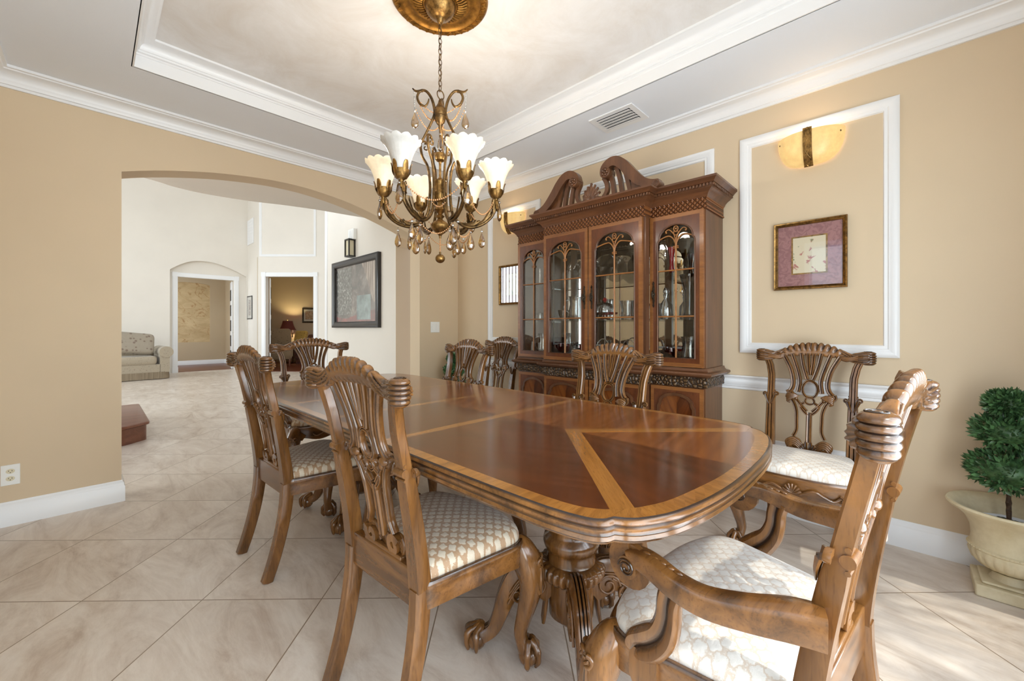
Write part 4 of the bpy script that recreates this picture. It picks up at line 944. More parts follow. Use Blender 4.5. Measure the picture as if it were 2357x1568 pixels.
# ---------------- glassware inside ----------------
def glass(name, label, cat, x, y, z, parts, group=None, rz=0):
    # parts: list of (part_name or None, MB, material); a single part becomes the thing itself
    if len(parts) == 1: o = parts[0][1].build(name, M[parts[0][2]], None, ang=50); tag(o, label, cat, group)
    else:
        o = thing(name, label, cat, (0, 0, 0), 0, group)
        for pn, mb, mt in parts: mb.build(pn, M[mt], o, ang=50)
    o.location = (x, y, z); o.rotation_euler = (0, 0, rz); return o
cut = lambda k, am=.06: (lambda a, i: am*(abs(sin(k*a/2))-.5))
def L(prof, seg=24, mod=None): mb = MB(); mb.lathe(prof, (0, 0, 0), seg, mod=mod); return mb
def pitcher(h, r):
    b = L([(r*.8, 0), (r*.95, h*.1), (r, h*.35), (r*.8, h*.7), (r*.9, h*.95), (r*1.0, h), (r*.92, h), (r*.75, h*.7), (r*.9, h*.35), (r*.7, h*.05), (.001, h*.05)], 28, cut(14))
    g = MB(); g.tube([(0, r*.85, h*.88), (0, r*1.5, h*.8), (0, r*1.6, h*.5), (0, r*.95, h*.3)], .006); return [('pitcher_body', b, 'crystal'), ('handle', g, 'crystal')]
def goblet(h, r, ruby=True):
    a = L([(r*.9, 0), (r*.85, .004), (.006, .012), (.006, h*.4), (r*.4, h*.46)], 20, None); b = L([(.008, h*.44), (r*.8, h*.55), (r, h*.8), (r*.95, h), (r*.88, h), (r*.7, h*.58), (.001, h*.5)], 20, cut(10, .04))
    return [('foot', a, 'crystal'), ('bowl', b, 'ruby' if ruby else 'crystal')]
def vase(h, r, mt='crystal'): return [(None, L([(r*.6, 0), (r*.75, h*.08), (r*.5, h*.3), (r*.55, h*.6), (r*.9, h*.9), (r, h), (r*.9, h), (r*.45, h*.55), (.001, h*.1)], 24, cut(12)), mt)]
def bowl(h, r): return [(None, L([(r*.4, 0), (r*.45, h*.1), (r*.8, h*.5), (r, h), (r*.94, h), (r*.7, h*.5), (.001, h*.15)], 36, cut(18, .05)), 'crystal')]
def tumbler(h, r, mt='crystal'): return [(None, L([(r*.8, 0), (r, h), (r*.92, h), (r*.72, h*.1), (.001, h*.1)], 20, cut(12, .04)), mt)]
Z0_, Z1_, Z2_ = ZU0+.002, 1.192, 1.507
mb = MB(); mb.bb(BACKX-.01, XR-HW+.03, Y0+.022, Y3-.022, ZU0-.012, ZU0+.001); mb.bb(XR-HW+.03, XR-HC+.03, Y1+.014, Y2-.014, ZU0-.012, ZU0+.001); mb.build('cabinet_floor', M['cab'], cb_)
xw, xc = 2.727, 2.667
glass('crystal_pitcher', 'large cut glass pitcher on the lowest shelf behind the rightmost glazed door', 'pitcher', 2.707, 1.005, Z0_, pitcher(.19, .060), None, 2.6)
glass('crystal_pitcher', 'smaller cut glass pitcher behind the large one, lowest shelf of rightmost section', 'pitcher', 2.79, .94, Z0_, pitcher(.17, .040), None, 2.)
glass('crystal_pitcher', 'cut glass pitcher on the lowest shelf behind the leftmost glazed door', 'pitcher', xw, 2.26, Z0_, pitcher(.20, .052), None, 1.)
glass('cut_glass_vase', 'tall smoky glass vase on the middle shelf behind the rightmost glazed door', 'vase', xw, 1.018, Z1_, vase(.29, .062, 'smoke'))
glass('ruby_vase', 'slender red glass vase on the top shelf behind the rightmost glazed door', 'vase', xw, 1.139, Z2_, vase(.17, .026, 'rubyb'))
glass('crystal_decanter', 'narrow cut glass decanter on the middle shelf at the left of the rightmost door', 'decanter', 2.73, 1.178, Z1_, [('decanter_body', L([(.032, 0), (.044, .03), (.040, .1), (.014, .14), (.02, .17), (.015, .17), (.001, .16)], 24, cut(10)), 'crystal'), ('stopper', L([(.008, .16), (.022, .19), (.012, .215), (.001, .22)], 14), 'crystal')])
for i, (dx, dy) in enumerate(((0, 0), (.05, .03), (-.05, -.05))):
    glass('ruby_goblet', 'short red topped goblet among three on the lowest shelf, rightmost section', 'goblet', xw+dx, 1.165+dy*.8, Z0_, goblet(.115, .029), 'ruby goblets on the lowest shelf at the right')
for y in (2.030, 1.970, 1.815):
    glass('ruby_goblet', 'red topped goblet among three on the lowest shelf, left of centre', 'goblet', xc, y, Z0_, goblet(.120, .027), 'ruby goblets on the lowest shelf left of centre')
glass('ruby_goblet', 'wide red bowled goblet on the lowest shelf behind the leftmost door', 'goblet', xw, 2.360, Z0_, goblet(.115, .034))
glass('crystal_candlestick', 'cut glass candlestick between the red goblets on the lowest shelf', 'candlestick', xc-.02, 1.875, Z0_, [(None, L([(.034, 0), (.034, .008), (.012, .02), (.02, .05), (.010, .08), (.022, .11), (.026, .14), (.018, .14), (.001, .12)], 18, cut(8)), 'crystal')])
glass('crystal_pitcher', 'large cut glass pitcher with scalloped lip on the middle shelf, second door from left', 'pitcher', xc, 1.873, Z1_, pitcher(.19, .062), None, .6)
glass('crystal_creamer', 'small cut glass creamer on the middle shelf behind the leftmost door', 'creamer', xw, 2.300, Z1_, pitcher(.072, .028), None, 1.2)
glass('crystal_sugar_bowl', 'small cut glass sugar bowl beside the creamer on the middle shelf', 'sugar bowl', xw, 2.215, Z1_, bowl(.055, .032))
glass('cut_glass_bowl', 'cut glass bowl at the left on the middle shelf, second door from left', 'bowl', xc, 2.0, Z1_, bowl(.085, .046))
glass('cut_glass_bowl', 'wide cut glass fruit bowl on the top shelf, third door from left', 'bowl', xc-.02, 1.64, Z2_, bowl(.070, .095))
t_ = glass('domed_cake_stand', 'red glass cake stand with domed cut glass lid on the middle shelf', 'cake stand', xc, 1.618, Z1_, [('stand', L([(.05, 0), (.05, .006), (.02, .012), (.02, .035), (.09, .042), (.095, .056), (.001, .056)], 30), 'ruby'), ('dome', L([(.075, .057), (.074, .085), (.060, .115), (.03, .130), (.01, .134), (.001, .135)], 30, cut(16, .05)), 'crystal'), ('knob', L([(.006, .133), (.018, .148), (.012, .162), (.001, .170)], 14), 'rubyb')])
glass('crystal_ice_bucket', 'cut glass celery vase on the middle shelf, right half of third door', 'vase', xc, 1.43, Z1_, [(None, L([(.045, 0), (.05, .02), (.044, .07), (.056, .135), (.05, .135), (.04, .07), (.001, .02)], 28, cut(12, .08)), 'crystal')])
for i, y in enumerate((1.633, 1.42)):
    hb = MB(); hb.tube(crs([(0, -.055, .05), (0, -.045, .13), (0, 0, .165), (0, .045, .13), (0, .055, .05)], 16), .0045)
    glass('silver_basket', ['silver handled glass basket on the lowest shelf, left half of third door', 'silver handled shell basket on the lowest shelf, right half of third door'][i], 'basket', xc, y, Z0_, [('basket_bowl', L([(.03, 0), (.035, .015), (.06, .055), (.072, .07), (.062, .07), (.03, .02), (.001, .02)], 28, cut(14, .06)), 'crystal'), ('handle', hb, 'silver')])
def plate(r): mb = MB(); mb.lathe([(r, .016), (r, .019), (r*.7, .006), (.001, .005), (.001, .0), (r*.6, .0), (r, .016)], (0, 0, 0), 40, mod=cut(24, .015)); return [(None, mb, 'plate')]
for i, (y, r, lb) in enumerate(((1.92, .095, 'white opal glass plate standing upright on the top shelf, second door'), (1.50, .10, 'clear engraved glass plate standing upright on the top shelf, third door'), (1.71, .105, 'large faint glass plate leaning on the mirror, top shelf centre'))):
    o = glass('display_plate', lb, 'plate', XR-.085, y, Z2_+r*.985, plate(r)); o.rotation_euler = (0, radians(-78), 0)
for i, y in enumerate((2.20, 2.13)):
    glass('beaded_bottle', ['beaded glass bottle left of the tracery on the leftmost top shelf', 'beaded glass bottle right of the tracery on the leftmost top shelf'][i], 'bottle', xw, y+.1, Z2_, [(None, L([(.02, 0)]+[(.020+.005*(k % 2)-.0008*k, .012*k+.01) for k in range(13)]+[(.001, .17)], 16), 'crystal')])
# ---------------- chandelier ----------------
CX, CY = 1.194, 1.651
md = thing('ceiling_medallion', 'round gilded ceiling medallion with scrolled rim above the chandelier', 'ceiling medallion', (CX, CY, ZT))
mb = MB(); mb.lathe([(.235, 0), (.236, -.010), (.228, -.018), (.215, -.020), (.205, -.016), (.198, -.020), (.192, -.014), (.16, -.012), (.150, -.018), (.143, -.020), (.136, -.016), (.13, -.017), (.085, -.030), (.082, -.036), (.076, -.036), (.07, -.02), (.07, 0)], (0, 0, 0), 96, mod=lambda a, i: .0); mb.build('medallion_disc', M['medal'], md, ang=60)
mb = MB()
for k in range(44):
    a = 2*pi*k/44; c_, s_ = cos(a), sin(a); mb.sweep([(c_*.086, s_*.086, -.034), (c_*.108, s_*.108, -.030), (c_*.130, s_*.130, -.020)], RND, [.0042, .0058, .0062])
mb.build('fluted_ring', M['medal'], md, ang=60)
mb = MB()
for k in range(36):
    a = 2*pi*k/36; P = [((.214+.011*sin(t*6.0))*cos(a+t*.20), (.214+.011*sin(t*6.0))*sin(a+t*.20), -.019) for t in [j/9 for j in range(10)]]; mb.tube(P, .0034, 6)
mb.build('scrolled_rim', M['medal'], md, ang=60)
H0 = ZT
ch = thing('chandelier', 'six light antique bronze chandelier with flower glass shades and amber drops', 'chandelier', (CX, CY, H0))
def zc(z): return z-H0
mb = MB(); mb.lathe([(.078, -.030), (.077, -.040), (.070, -.062), (.052, -.085), (.030, -.098), (.018, -.104), (.014, -.118), (.008, -.124), (.001, -.126)], (0, 0, 0), 36); mb.build('canopy', M['gold'], ch, ang=50)
zt_, zb_ = -.120, zc(2.300); nl = 13; Ln = (zt_-zb_)/nl
for k in range(nl):
    z = zt_-(k+.5)*Ln; mb = MB(); r = .009; h = Ln*.62; P = []
    for j in range(18): a = 2*pi*j/18; P.append((r*cos(a) if k % 2 else 0, 0 if k % 2 else r*cos(a), z+h*sin(a)))
    mb.tube(P, .0019, 6, up=(0, 1, 0) if k % 2 else (1, 0, 0), closed=True); mb.build('chain_link', M['bronze'], ch)
mb = MB(); mb.tube([(.004*sin(i*.9), .004*cos(i*.7), zt_+(zb_-zt_)*i/20) for i in range(21)], .0016, 6); mb.build('power_cord', M['bronze'], ch)
mb = MB(); n = 24; mb.tube([(.020*cos(2*pi*j/n), -.004, zc(2.280)+.022*sin(2*pi*j/n)) for j in range(n)], .0028, 8, up=(0, 1, 0), closed=True); mb.build('hanging_ring', M['bronze'], ch)
mb = MB(); mb.lathe([(.004, 2.262), (.007, 2.255), (.012, 2.238), (.024, 2.215), (.028, 2.208), (.029, 2.186), (.026, 2.18), (.026, 2.176), (.030, 2.172), (.024, 2.150), (.016, 2.137), (.008, 2.128), (.009, 2.118), (.005, 2.112), (.005, 2.01), (.024, 2.0)][:15]+[(.005, 1.99)], (0, 0, -H0), 24); mb.build('hub', M['bronze'], ch, ang=50)
mb = MB()
mb.lathe([(.005, 2.0), (.024, 1.992), (.028, 1.975), (.024, 1.958), (.008, 1.95), (.005, 1.93)], (0, 0, -H0), 20)
mb.lathe([(.006, 1.94), (.006, 1.875), (.01, 1.872), (.012, 1.866), (.030, 1.858), (.033, 1.850), (.031, 1.846), (.031, 1.80), (.034, 1.795), (.032, 1.788), (.028, 1.765), (.022, 1.755), (.012, 1.75), (.012, 1.745), (.024, 1.728), (.030, 1.712), (.022, 1.706), (.014, 1.698), (.010, 1.694), (.016, 1.688), (.022, 1.682), (.016, 1.676), (.012, 1.670), (.016, 1.664), (.040, 1.648), (.047, 1.636), (.046, 1.630), (.040, 1.618), (.024, 1.602), (.010, 1.592), (.005, 1.582), (.006, 1.576), (.001, 1.570)], (0, 0, -H0), 28)
mb.build('centre_column', M['gold'], ch, ang=50)
ZS = 1.845                                   # bottom of the shades
RA = .275
def drop(par, p, s=1., flat=.55, a=0.):
    m1 = MB(); m1.ball((p[0], p[1], p[2]-.010*s), .0055*s, 8, 6); m1.ball((p[0], p[1], p[2]+.002*s), .003*s, 6, 4); m1.build('clear_bead', M['clearb'], par)
    m = MB(); c_, s_ = cos(a), sin(a); rings = []
    for z, r in ((0, .001), (-.006, .004), (-.016, .008), (-.030, .0135), (-.044, .0165), (-.054, .0155), (-.062, .011), (-.067, .004), (-.068, .0005)):
        rings.append([(p[0]+(r*s*cos(t)*c_-r*s*flat*sin(t)*s_), p[1]+(r*s*cos(t)*s_+r*s*flat*sin(t)*c_), p[2]-.017*s+z*s) for t in [2*pi*j/14 for j in range(14)]])
    m.loft(rings); m.build('teardrop_crystal', M['amber'], par, ang=25)
def beads(par, A, B, sag, n, r=.0042, mat='bead', name='bead_swag'):
    m = MB()
    for i in range(n+1):
        t = i/n; x, y, z = [A[k]+(B[k]-A[k])*t for k in range(3)]; z -= sag*4*t*(1-t)
        m.ball((x, y, z), r, 6, 4)
    m.build(name, M[mat], par, ang=60)
tips = []
for k in range(6):
    a = radians(17+60*k); d = V((cos(a), sin(a), 0)); t = V((-d.y, d.x, 0)); f = lambda r, z, s=0, d=d, t=t: tuple(d*r+t*s+V((0, 0, z-H0)))
    arm = MB()
    P = crs([(.062, 2.035, .0042), (.075, 2.050, .0050), (.095, 2.040, .0062), (.088, 1.98, .0065), (.062, 1.93, .0065), (.050, 1.86, .007), (.050, 1.78, .007), (.060, 1.70, .0072), (.095, 1.650, .0078), (.145, 1.630, .0082), (.200, 1.642, .0078), (.245, 1.674, .007), (.268, 1.710, .0065), (.275, 1.752, .0065)], 60)
    arm.sweep([f(p[0], p[1]) for p in P], [(cos(2*pi*j/8), sin(2*pi*j/8)) for j in range(8)], [p[2] for p in P], up=tuple(t))
    # curled top of the stem
    arm.sweep([f(.070+.020*(1-.8*i/18)*cos(1.2+i*.36), 2.020+.020*(1-.8*i/18)*sin(1.2+i*.36)) for i in range(19)], RND, [.0045-.0001*i for i in range(19)], up=tuple(t))
    o = arm.build('lamp_arm', M['bronze'], ch, ang=50)
    lf = MB()
    for (r0, z0_, r1, z1_, rise) in ((.10, 1.652, .185, 1.640, .018), (.175, 1.640, .255, 1.690, .014), (.25, 1.68, .275, 1.75, .012)):
        for s_ in (-1, 0, 1):
            Q = crs([f(r0, z0_, 0), f((r0+r1)/2, (z0_+z1_)/2-.004, s_*.010), f(r1-(abs(s_))*.015, z1_+rise*(.6 if s_ else 1), s_*.013), f(r1+.012-(abs(s_))*.02, z1_+rise+.006, s_*.016)], 9)
            lf.sweep(Q, LEAFS, [(.0075*sin(pi*(i+1.2)/10.5), .004) for i in range(9)], up=tuple(t))
    lf.build('leaf_scroll', M['bronze'], o, ang=60)
    cup = MB(); c0 = d*RA; H0_ = H0; H0 = H0+.035
    cup.lathe([(.007, 1.772), (.012, 1.778), (.010, 1.80), (.013, 1.808), (.026, 1.818), (.032, 1.835), (.034, 1.852), (.031, 1.852), (.026, 1.830), (.001, 1.822)], (c0.x, c0.y, -H0), 18, mod=lambda a_, i: .06*sin(6*a_) if 3 < i < 8 else 0)
    for j in range(5):
        b = 2*pi*j/5+a; e = V((cos(b), sin(b), 0)); cc = c0+V((0, 0, -H0))
        cup.sweep(crs([tuple(cc+e*.020+V((0, 0, 1.815))), tuple(cc+e*.036+V((0, 0, 1.84))), tuple(cc+e*.040+V((0, 0, 1.868))), tuple(cc+e*.046+V((0, 0, 1.884)))], 9), LEAFS, [(.012*sin(pi*(i+1.5)/11), .004) for i in range(9)], up=tuple(e))
        cup.sweep(crs([tuple(cc+e*.010+V((0, 0, 1.80))), tuple(cc+e*.016+V((0, 0, 1.785))), tuple(cc+e*.019+V((0, 0, 1.765))), tuple(cc+e*.024+V((0, 0, 1.752)))], 7), LEAFS, [(.007*sin(pi*(i+1.5)/9), .003) for i in range(7)], up=tuple(e))
    co_ = cup.build('shade_cup', M['gold'], o, ang=60)
    off = (k == 3-3)                          # the nearer left lamp is out
    off = k == 3
    sh = MB(); nv = 60
    pr = [(.022, 1.840), (.030, 1.846), (.036, 1.865), (.042, 1.890), (.050, 1.915), (.061, 1.940), (.073, 1.957), (.083, 1.966), (.085, 1.972)]
    inn = [(.080, 1.969), (.070, 1.955), (.058, 1.936), (.046, 1.910), (.037, 1.885), (.031, 1.865), (.001, 1.850)]
    def fl(a_, i): return (.045*abs(sin(6*a_+.3)) if i > 4 else 0)-.02+.012*sin(24*a_)*(1 if i > 1 else 0)
    rings = []
    for i, (r, z) in enumerate(pr+inn):
        w_ = max(0, (z-1.92)/.052); rings.append([(c0.x+r*(1+(.075*abs(sin(6*b))-.03)*w_+.012*sin(24*b))*cos(b), c0.y+r*(1+(.075*abs(sin(6*b))-.03)*w_+.012*sin(24*b))*sin(b), z-H0+.009*w_*abs(sin(6*b))) for b in [2*pi*j/nv for j in range(nv)]])
    sh.loft(rings); sh.build('glass_shade', M['shade_off' if off else 'shade_on'], o, ang=70)
    if not off:
        bm_ = MB(); bm_.ball((c0.x, c0.y, 1.895-H0), .021, 14, 10, sc=(1, 1, 1.25)); bm_.build('light_bulb', M['bulb'], o)
        l = lamp('chandelier_light', 'POINT', (CX+c0.x, CY+c0.y, 1.96), (0, 0, 0), 2.6, (1, .94, .86), shadow_soft_size=.05)
    H0 = H0_; tips.append((d, t, f, o))
# upper scroll frame with three S bars
BARS = [-44, 46, 136]
for k in range(3):
    a = radians(BARS[k]); d = V((cos(a), sin(a), 0)); t = V((-d.y, d.x, 0)); f = lambda r, z, d=d: tuple(d*r+V((0, 0, z-H0)))
    m = MB()
    P = crs([(.055, 2.262, .003), (.060, 2.242, .0045), (.075, 2.225, .0055), (.100, 2.238, .0062), (.112, 2.270, .0062), (.098, 2.298, .0062), (.070, 2.300, .0065), (.045, 2.270, .007), (.030, 2.225, .007), (.028, 2.185, .007), (.050, 2.13, .0065), (.080, 2.07, .006), (.100, 2.035, .006)], 46)
    m.sweep([f(p[0], p[1]) for p in P], [(cos(2*pi*j/8), sin(2*pi*j/8)) for j in range(8)], [p[2] for p in P], up=tuple(t))
    m.sweep(crs([f(.085, 2.302), f(.110, 2.298), f(.125, 2.302), f(.135, 2.312)], 8), LEAFS, [(.008*(1-i/9)+.001, .004) for i in range(8)], up=tuple(t))
    m.build('scroll_bar', M['bronze'], ch, ang=50)
    T_1 = f(.128, 2.298); beads(ch, T_1, f(.124, 2.215), 0, 10, .0038, 'clearb', 'clear_strand'); drop(ch, f(.124, 2.212), 1.15, .6, a)
    a2 = radians(BARS[(k+1) % 3]); d2 = V((cos(a2), sin(a2), 0)); g = lambda r, z: tuple(d2*r+V((0, 0, z-H0)))
    beads(ch, f(.112, 2.262), g(.112, 2.262), .075, 26); beads(ch, f(.118, 2.205), tuple(V((0, 0, 2.13-H0))), .055, 20, .0038)
drop(ch, (.0, .0, 2.10-H0), 1.2, .6, .5)
# swags and drops under and between the arms
for k in range(6):
    d, t, f, o = tips[k]; d2, t2, f2, o2 = tips[(k+1) % 6]
    beads(ch, f(.268, 1.775), f2(.268, 1.775), .085 if k % 2 else .11, 30)
    beads(ch, f(.150, 1.618), f2(.150, 1.618), .05, 20, .0038)
    if k % 2: beads(ch, f(.060, 1.735), f2(.060, 1.735), .02, 10, .0038)
    drop(ch, f(.292, 1.768, .004), 1.25, .6, radians(17+60*k)+pi/2); drop(ch, f(.205, 1.622), 1.1, .5, radians(60*k)); drop(ch, f(.150, 1.618), 1.2, .62, radians(30*k))
    if k % 2 == 0: drop(ch, f(.118, 1.60), 1.25, .62, radians(25*k+70))
beads(ch, (0, 0, 1.572-H0), (0, 0, 1.512-H0), 0, 8, .0042)
mb = MB(); mb.ball((0, 0, 1.474-H0), .024, 20, 14, sc=(1, 1, .92)); mb.ball((0, 0, 1.502-H0), .006, 8, 6); mb.build('ball_drop', M['gold'], ch)

# ---------------- wall sconces ----------------
def sconce(y, label, e=.7):
    o = thing('wall_sconce', label, 'wall sconce', (XR, y, 2.15)); mb = MB(); r, h = .160, .125
    def fn(a, b):
        A = -pi/2+pi*a; zz = -sin(b*pi/2); rr = cos(b*pi/2)**.55 if b < 1 else 0; rr = max(rr, .02)
        return (-.008-.105*cos(A)*rr, r*sin(A)*rr, .10+zz*h*1.38)
    mb.grid(fn, 33, 14); mb.grid(lambda a, b: (lambda p: (p[0]*.96, p[1]*.97, p[2]*1.0+.004))(fn(a, b)), 33, 14)
    mb.build('alabaster_bowl', M['scon'], o, ang=60)
    mb = MB(); P = crs([(-.116, 0, .112), (-.118, 0, .06), (-.113, 0, .0), (-.090, 0, -.055), (-.060, 0, -.092)], 20)
    mb.sweep(P, [(-1, -1), (1, -1), (1, 1), (.8, 1), (.75, .4), (.6, .4), (.55, 1), (-.55, 1), (-.6, .4), (-.75, .4), (-.8, 1), (-1, 1)], [(.021, .004)]*20, up=(1, 0, 0))
    for q in (-1, 1):
        mb.tube([tuple(V(P[i])+V((-.006, q*.014*sin(i/19*3*pi), 0))) for i in range(20)], .0024, 6)
    mb.tube([(-.118, -.021, .106), (-.118, .021, .106)], .005, 8); mb.build('bronze_band', M['gold'], o, ang=40)
    for q in (-1, 1): mb = MB(); mb.ball((-.052, q*.140, .070), .006, 8, 6); mb.build('finial_screw', M['bronze'], o)
    mb = MB(); mb.bb(-.02, -.0005, -.06, .06, -.02, .08); mb.build('back_plate', M['bronze'], o)
    mb = MB(); mb.ball((-.05, 0, .06), .02, 12, 8); mb.build('light_bulb', M['bulb'], o)
    lamp('sconce_light', 'POINT', (XR-.07, y, 2.235), (0, 0, 0), e, (1, .84, .62), shadow_soft_size=.04)
sconce(.400, 'half bowl alabaster wall sconce glowing above the framed rose print'); sconce(2.80, 'half bowl alabaster wall sconce glowing behind the left end of the china cabinet')
# ---------------- framed pictures ----------------
def picture(name, label, f, w, h, fw, mats, art, group=None, mat_w=0., inner=None, cat='framed picture', dep=.022, glass_=True, loc=None):
    o = thing(name, label, cat, (0, 0, 0) if loc is None else loc, 0, group); R4 = [(-w/2, -h/2), (w/2, -h/2), (w/2, h/2), (-w/2, h/2)]
    mb = MB(); mb.mitre(R4, [(0, .001), (0, dep), (fw*.15, dep+.006), (fw*.35, dep+.004), (fw*.5, dep-.002), (fw*.8, dep-.006), (fw*.9, dep-.002), (fw, dep-.010), (fw, .001)], f, True)
    k = 46 if 'carved' in mats else 0
    mb.build('picture_frame', M[mats.replace('carved', '')], o)
    iw, ih = w/2-fw*.9, h/2-fw*.9
    mb = MB(); mb.prism(rect(-iw, iw, -ih, ih), f, .002, .008); mb.build('mat_board' if mat_w else 'artwork', M[art if not mat_w else inner], o)
    if mat_w:
        aw, ah = mat_w; mb = MB(); mb.ring(rect(-aw-.008, aw+.008, -ah-.008, ah+.008), rect(-aw, aw, -ah, ah), f, .008, .0105); mb.build('mat_fillet', M['gold'], o)
        mb = MB(); mb.prism(rect(-aw, aw, -ah, ah), f, .008, .0095); mb.build('artwork', M[art], o)
    if glass_: mb = MB(); mb.prism(rect(-iw, iw, -ih, ih), f, .0115, .0125); mb.build('picture_glass', M['pglass'], o)
    return o
M['pglass'] = glassy('picture_glazing', (1, 1, 1, 1), .04, .35, .01)
t = NT('mauve_damask_mat'); co = t.coord('Object', (1, 1, 1)); f_ = t.noise(co, 26, 4, .6, 2.)
M['mauve'] = t.set(Base_Color=t.ramp(f_, [(.42, lin(140, 88, 96)), (.55, lin(164, 112, 116))]), Roughness=.6)
t = NT('rose_print'); co = t.coord('Object', (1, 1, 1)); f_ = t.noise(co, 22, 4, .55, .6); g_ = t.noise(t.coord('Object', (1, 1, 1), (0, 0, 0), (4, 2, 7)), 15, 3)
c_ = t.mix(t.ramp(f_, [(.60, (0, 0, 0, 1)), (.64, (1, 1, 1, 1))]), lin(226, 214, 184), lin(186, 120, 110)); c_ = t.mix(t.ramp(g_, [(.63, (0, 0, 0, 1)), (.67, (1, 1, 1, 1))]), c_, lin(120, 134, 92))
M['rose'] = t.set(Base_Color=c_, Roughness=.6)
M['cream'] = plain('cream_mat', lin(228, 220, 200), .7); M['creamw'] = plain('white_mat', lin(236, 232, 222), .7)
t = NT('grey_figure_print'); co = t.coord('Object', (1, 1, 1)); M['figure'] = t.set(Base_Color=t.ramp(t.noise(co, 30, 4), [(.4, lin(150, 132, 128)), (.6, lin(232, 226, 216))]), Roughness=.6)
t = NT('fretwork_print'); co = t.coord('Object', (1, 1, 1)); M['fprint'] = t.set(Base_Color=t.ramp(t.noise(co, 18, 4), [(.45, lin(196, 160, 118)), (.6, lin(226, 204, 168))]), Roughness=.6)
fr = lambda yc, zc_: (lambda x, z, h: (XR-.001-h, yc-x, zc_+z))
picture('framed_rose_print', 'gilt framed rose print with mauve mat on the wall below the right sconce', fr(.406, 1.560), .348, .400, .022, 'gold', 'rose', None, (.078, .104), 'mauve')
picture('framed_rose_print', 'gilt framed print with mauve mat, half hidden by left side of the china cabinet', fr(2.812, 1.567), .36, .400, .022, 'gold', 'rose', None, (.082, .104), 'mauve')
# large still life on the gallery wall
gp = lambda x, z, h: (2.599-h, 5.60-x, 1.63+z)
t = NT('still_life_grounds'); co = t.coord('Object', (1, 1, 1)); f_ = t.noise(co, 3.4, 6, .65, 1.2); M['still'] = t.set(Base_Color=t.ramp(f_, [(.36, lin(48, 40, 36)), (.5, lin(104, 90, 80)), (.66, lin(160, 146, 132))]), Roughness=.6)
pic = picture('still_life_painting', 'large black framed still life of drapery, foliage and chairs on the hall wall', gp, 1.45, .98, .085, 'black', 'still', cat='painting', dep=.045)
t = NT('red_drapery'); M['redp'] = t.set(Base_Color=t.ramp(t.noise(t.coord(), 7, 4), [(.35, lin(92, 30, 28)), (.65, lin(172, 66, 58))]), Roughness=.6)
t = NT('teal_cloth'); M['teal'] = t.set(Base_Color=t.ramp(t.noise(t.coord(), 6, 4), [(.35, lin(70, 96, 92)), (.65, lin(160, 184, 182))]), Roughness=.6)
t = NT('foliage_paint'); M['folp'] = t.set(Base_Color=t.ramp(t.noise(t.coord(), 24, 5, .7), [(.42, lin(44, 38, 32)), (.55, lin(110, 110, 100)), (.68, lin(214, 206, 196))]), Roughness=.6)
t = NT('curtain_paint'); M['curp'] = t.set(Base_Color=t.ramp(t.noise(t.coord('Object', (1, 14, 1)), 2, 3), [(.4, lin(120, 92, 72)), (.6, lin(202, 182, 162))]), Roughness=.6)
mb = MB(); mb.prism(rect(-.62, -.12, -.30, .38), gp, .008, .009, 0); mb.prism([(-.62, -.42), (.62, -.42), (.62, -.24), (.1, -.30), (-.3, -.36), (-.62, -.33)], gp, .009, .010, 1); mb.prism(rect(.05, .46, -.38, -.04), gp, .010, .011, 2); mb.prism([(.20, .40), (.62, .40), (.62, -.20), (.50, -.10), (.40, .1)], gp, .009, .0095, 3)
mb.build('painted_scene', [M['folp'], M['redp'], M['teal'], M['curp']], pic)
bp = lambda x, z, h: (3.019-h, 12.97-x, 1.70+z)
picture('narrow_figure_print', 'small narrow dark framed figure print between the two hall doorways', bp, .50, .64, .03, 'black', 'figure', None, (.09, .20), 'creamw', dep=.015)
fp = cw
dp = lambda x, z, h: cw(-.25+x, 3.148-h, 1.57+z)
picture('framed_sepia_print', 'brown framed sepia print with cream mat on the wall behind the lamp lit room', dp, .46, .50, .05, 'iron', 'fprint', None, (.12, .13), 'cream', dep=.02)
# ---------------- small fittings ----------------
vt = thing('ceiling_vent', 'white louvred air vent in the ceiling border above the cabinet', 'air vent', (2.57, 1.45, ZC))
mb = MB(); mb.ring(rect(-.125, .125, -.165, .165), rect(-.088, .088, -.128, .128), lambda x, y, h: (x, y, -h), .0005, .007); mb.build('vent_frame', M['white'], vt)
for k in range(5):
    mb = MB(); x = -.070+k*.035; mb.box((x, 0, -.010), (.040, .25, .0022), rot=Matrix.Rotation(radians(-14), 3, 'Y')); mb.build('slat', M['white'], vt)
mb = MB(); mb.bb(-.088, .088, -.128, .128, -.0006, -.001); mb.build('vent_backing', M['blackm'], vt)
sw = thing('light_switch', 'white rocker light switch plate beside the arch, behind the far chairs', 'light switch', (2.60, YL, 1.143))
mb = MB(); mb.bb(-.058, .058, -.006, -.0005, -.058, .058); mb.build('switch_plate', M['outlet'], sw, bevel=.003)
for q in (-1, 1): mb = MB(); mb.bb(q*.024-.017, q*.024+.017, -.010, -.006, -.033, .033); mb.build('rocker', M['outlet'], sw, bevel=.002)
ol = thing('wall_outlet', 'white duplex power outlet low on the tan wall at far left', 'power outlet', (-.327, YL, .290))
mb = MB(); mb.bb(-.036, .036, -.006, -.0005, -.058, .058); mb.build('outlet_plate', M['outlet'], ol, bevel=.002)
for q in (-1, 1):
    mb = MB(); mb.loft([[(.017*cos(a)*1.0, -y_, q*.021+.0135*sin(a)) for a in [2*pi*j/20 for j in range(20)]] for y_ in (.006, .0075)]); r_ = mb.build('receptacle', M['almond'], ol)
    mb = MB()
    for x in (-.006, .006): mb.bb(x-.001, x+.001, -.0080, -.0074, q*.021-.001, q*.021+.006)
    mb.ball((0, -.0076, q*.021-.007), .0022, 8, 6, sc=(1, .2, 1)); mb.build('slot', M['blackm'], r_)
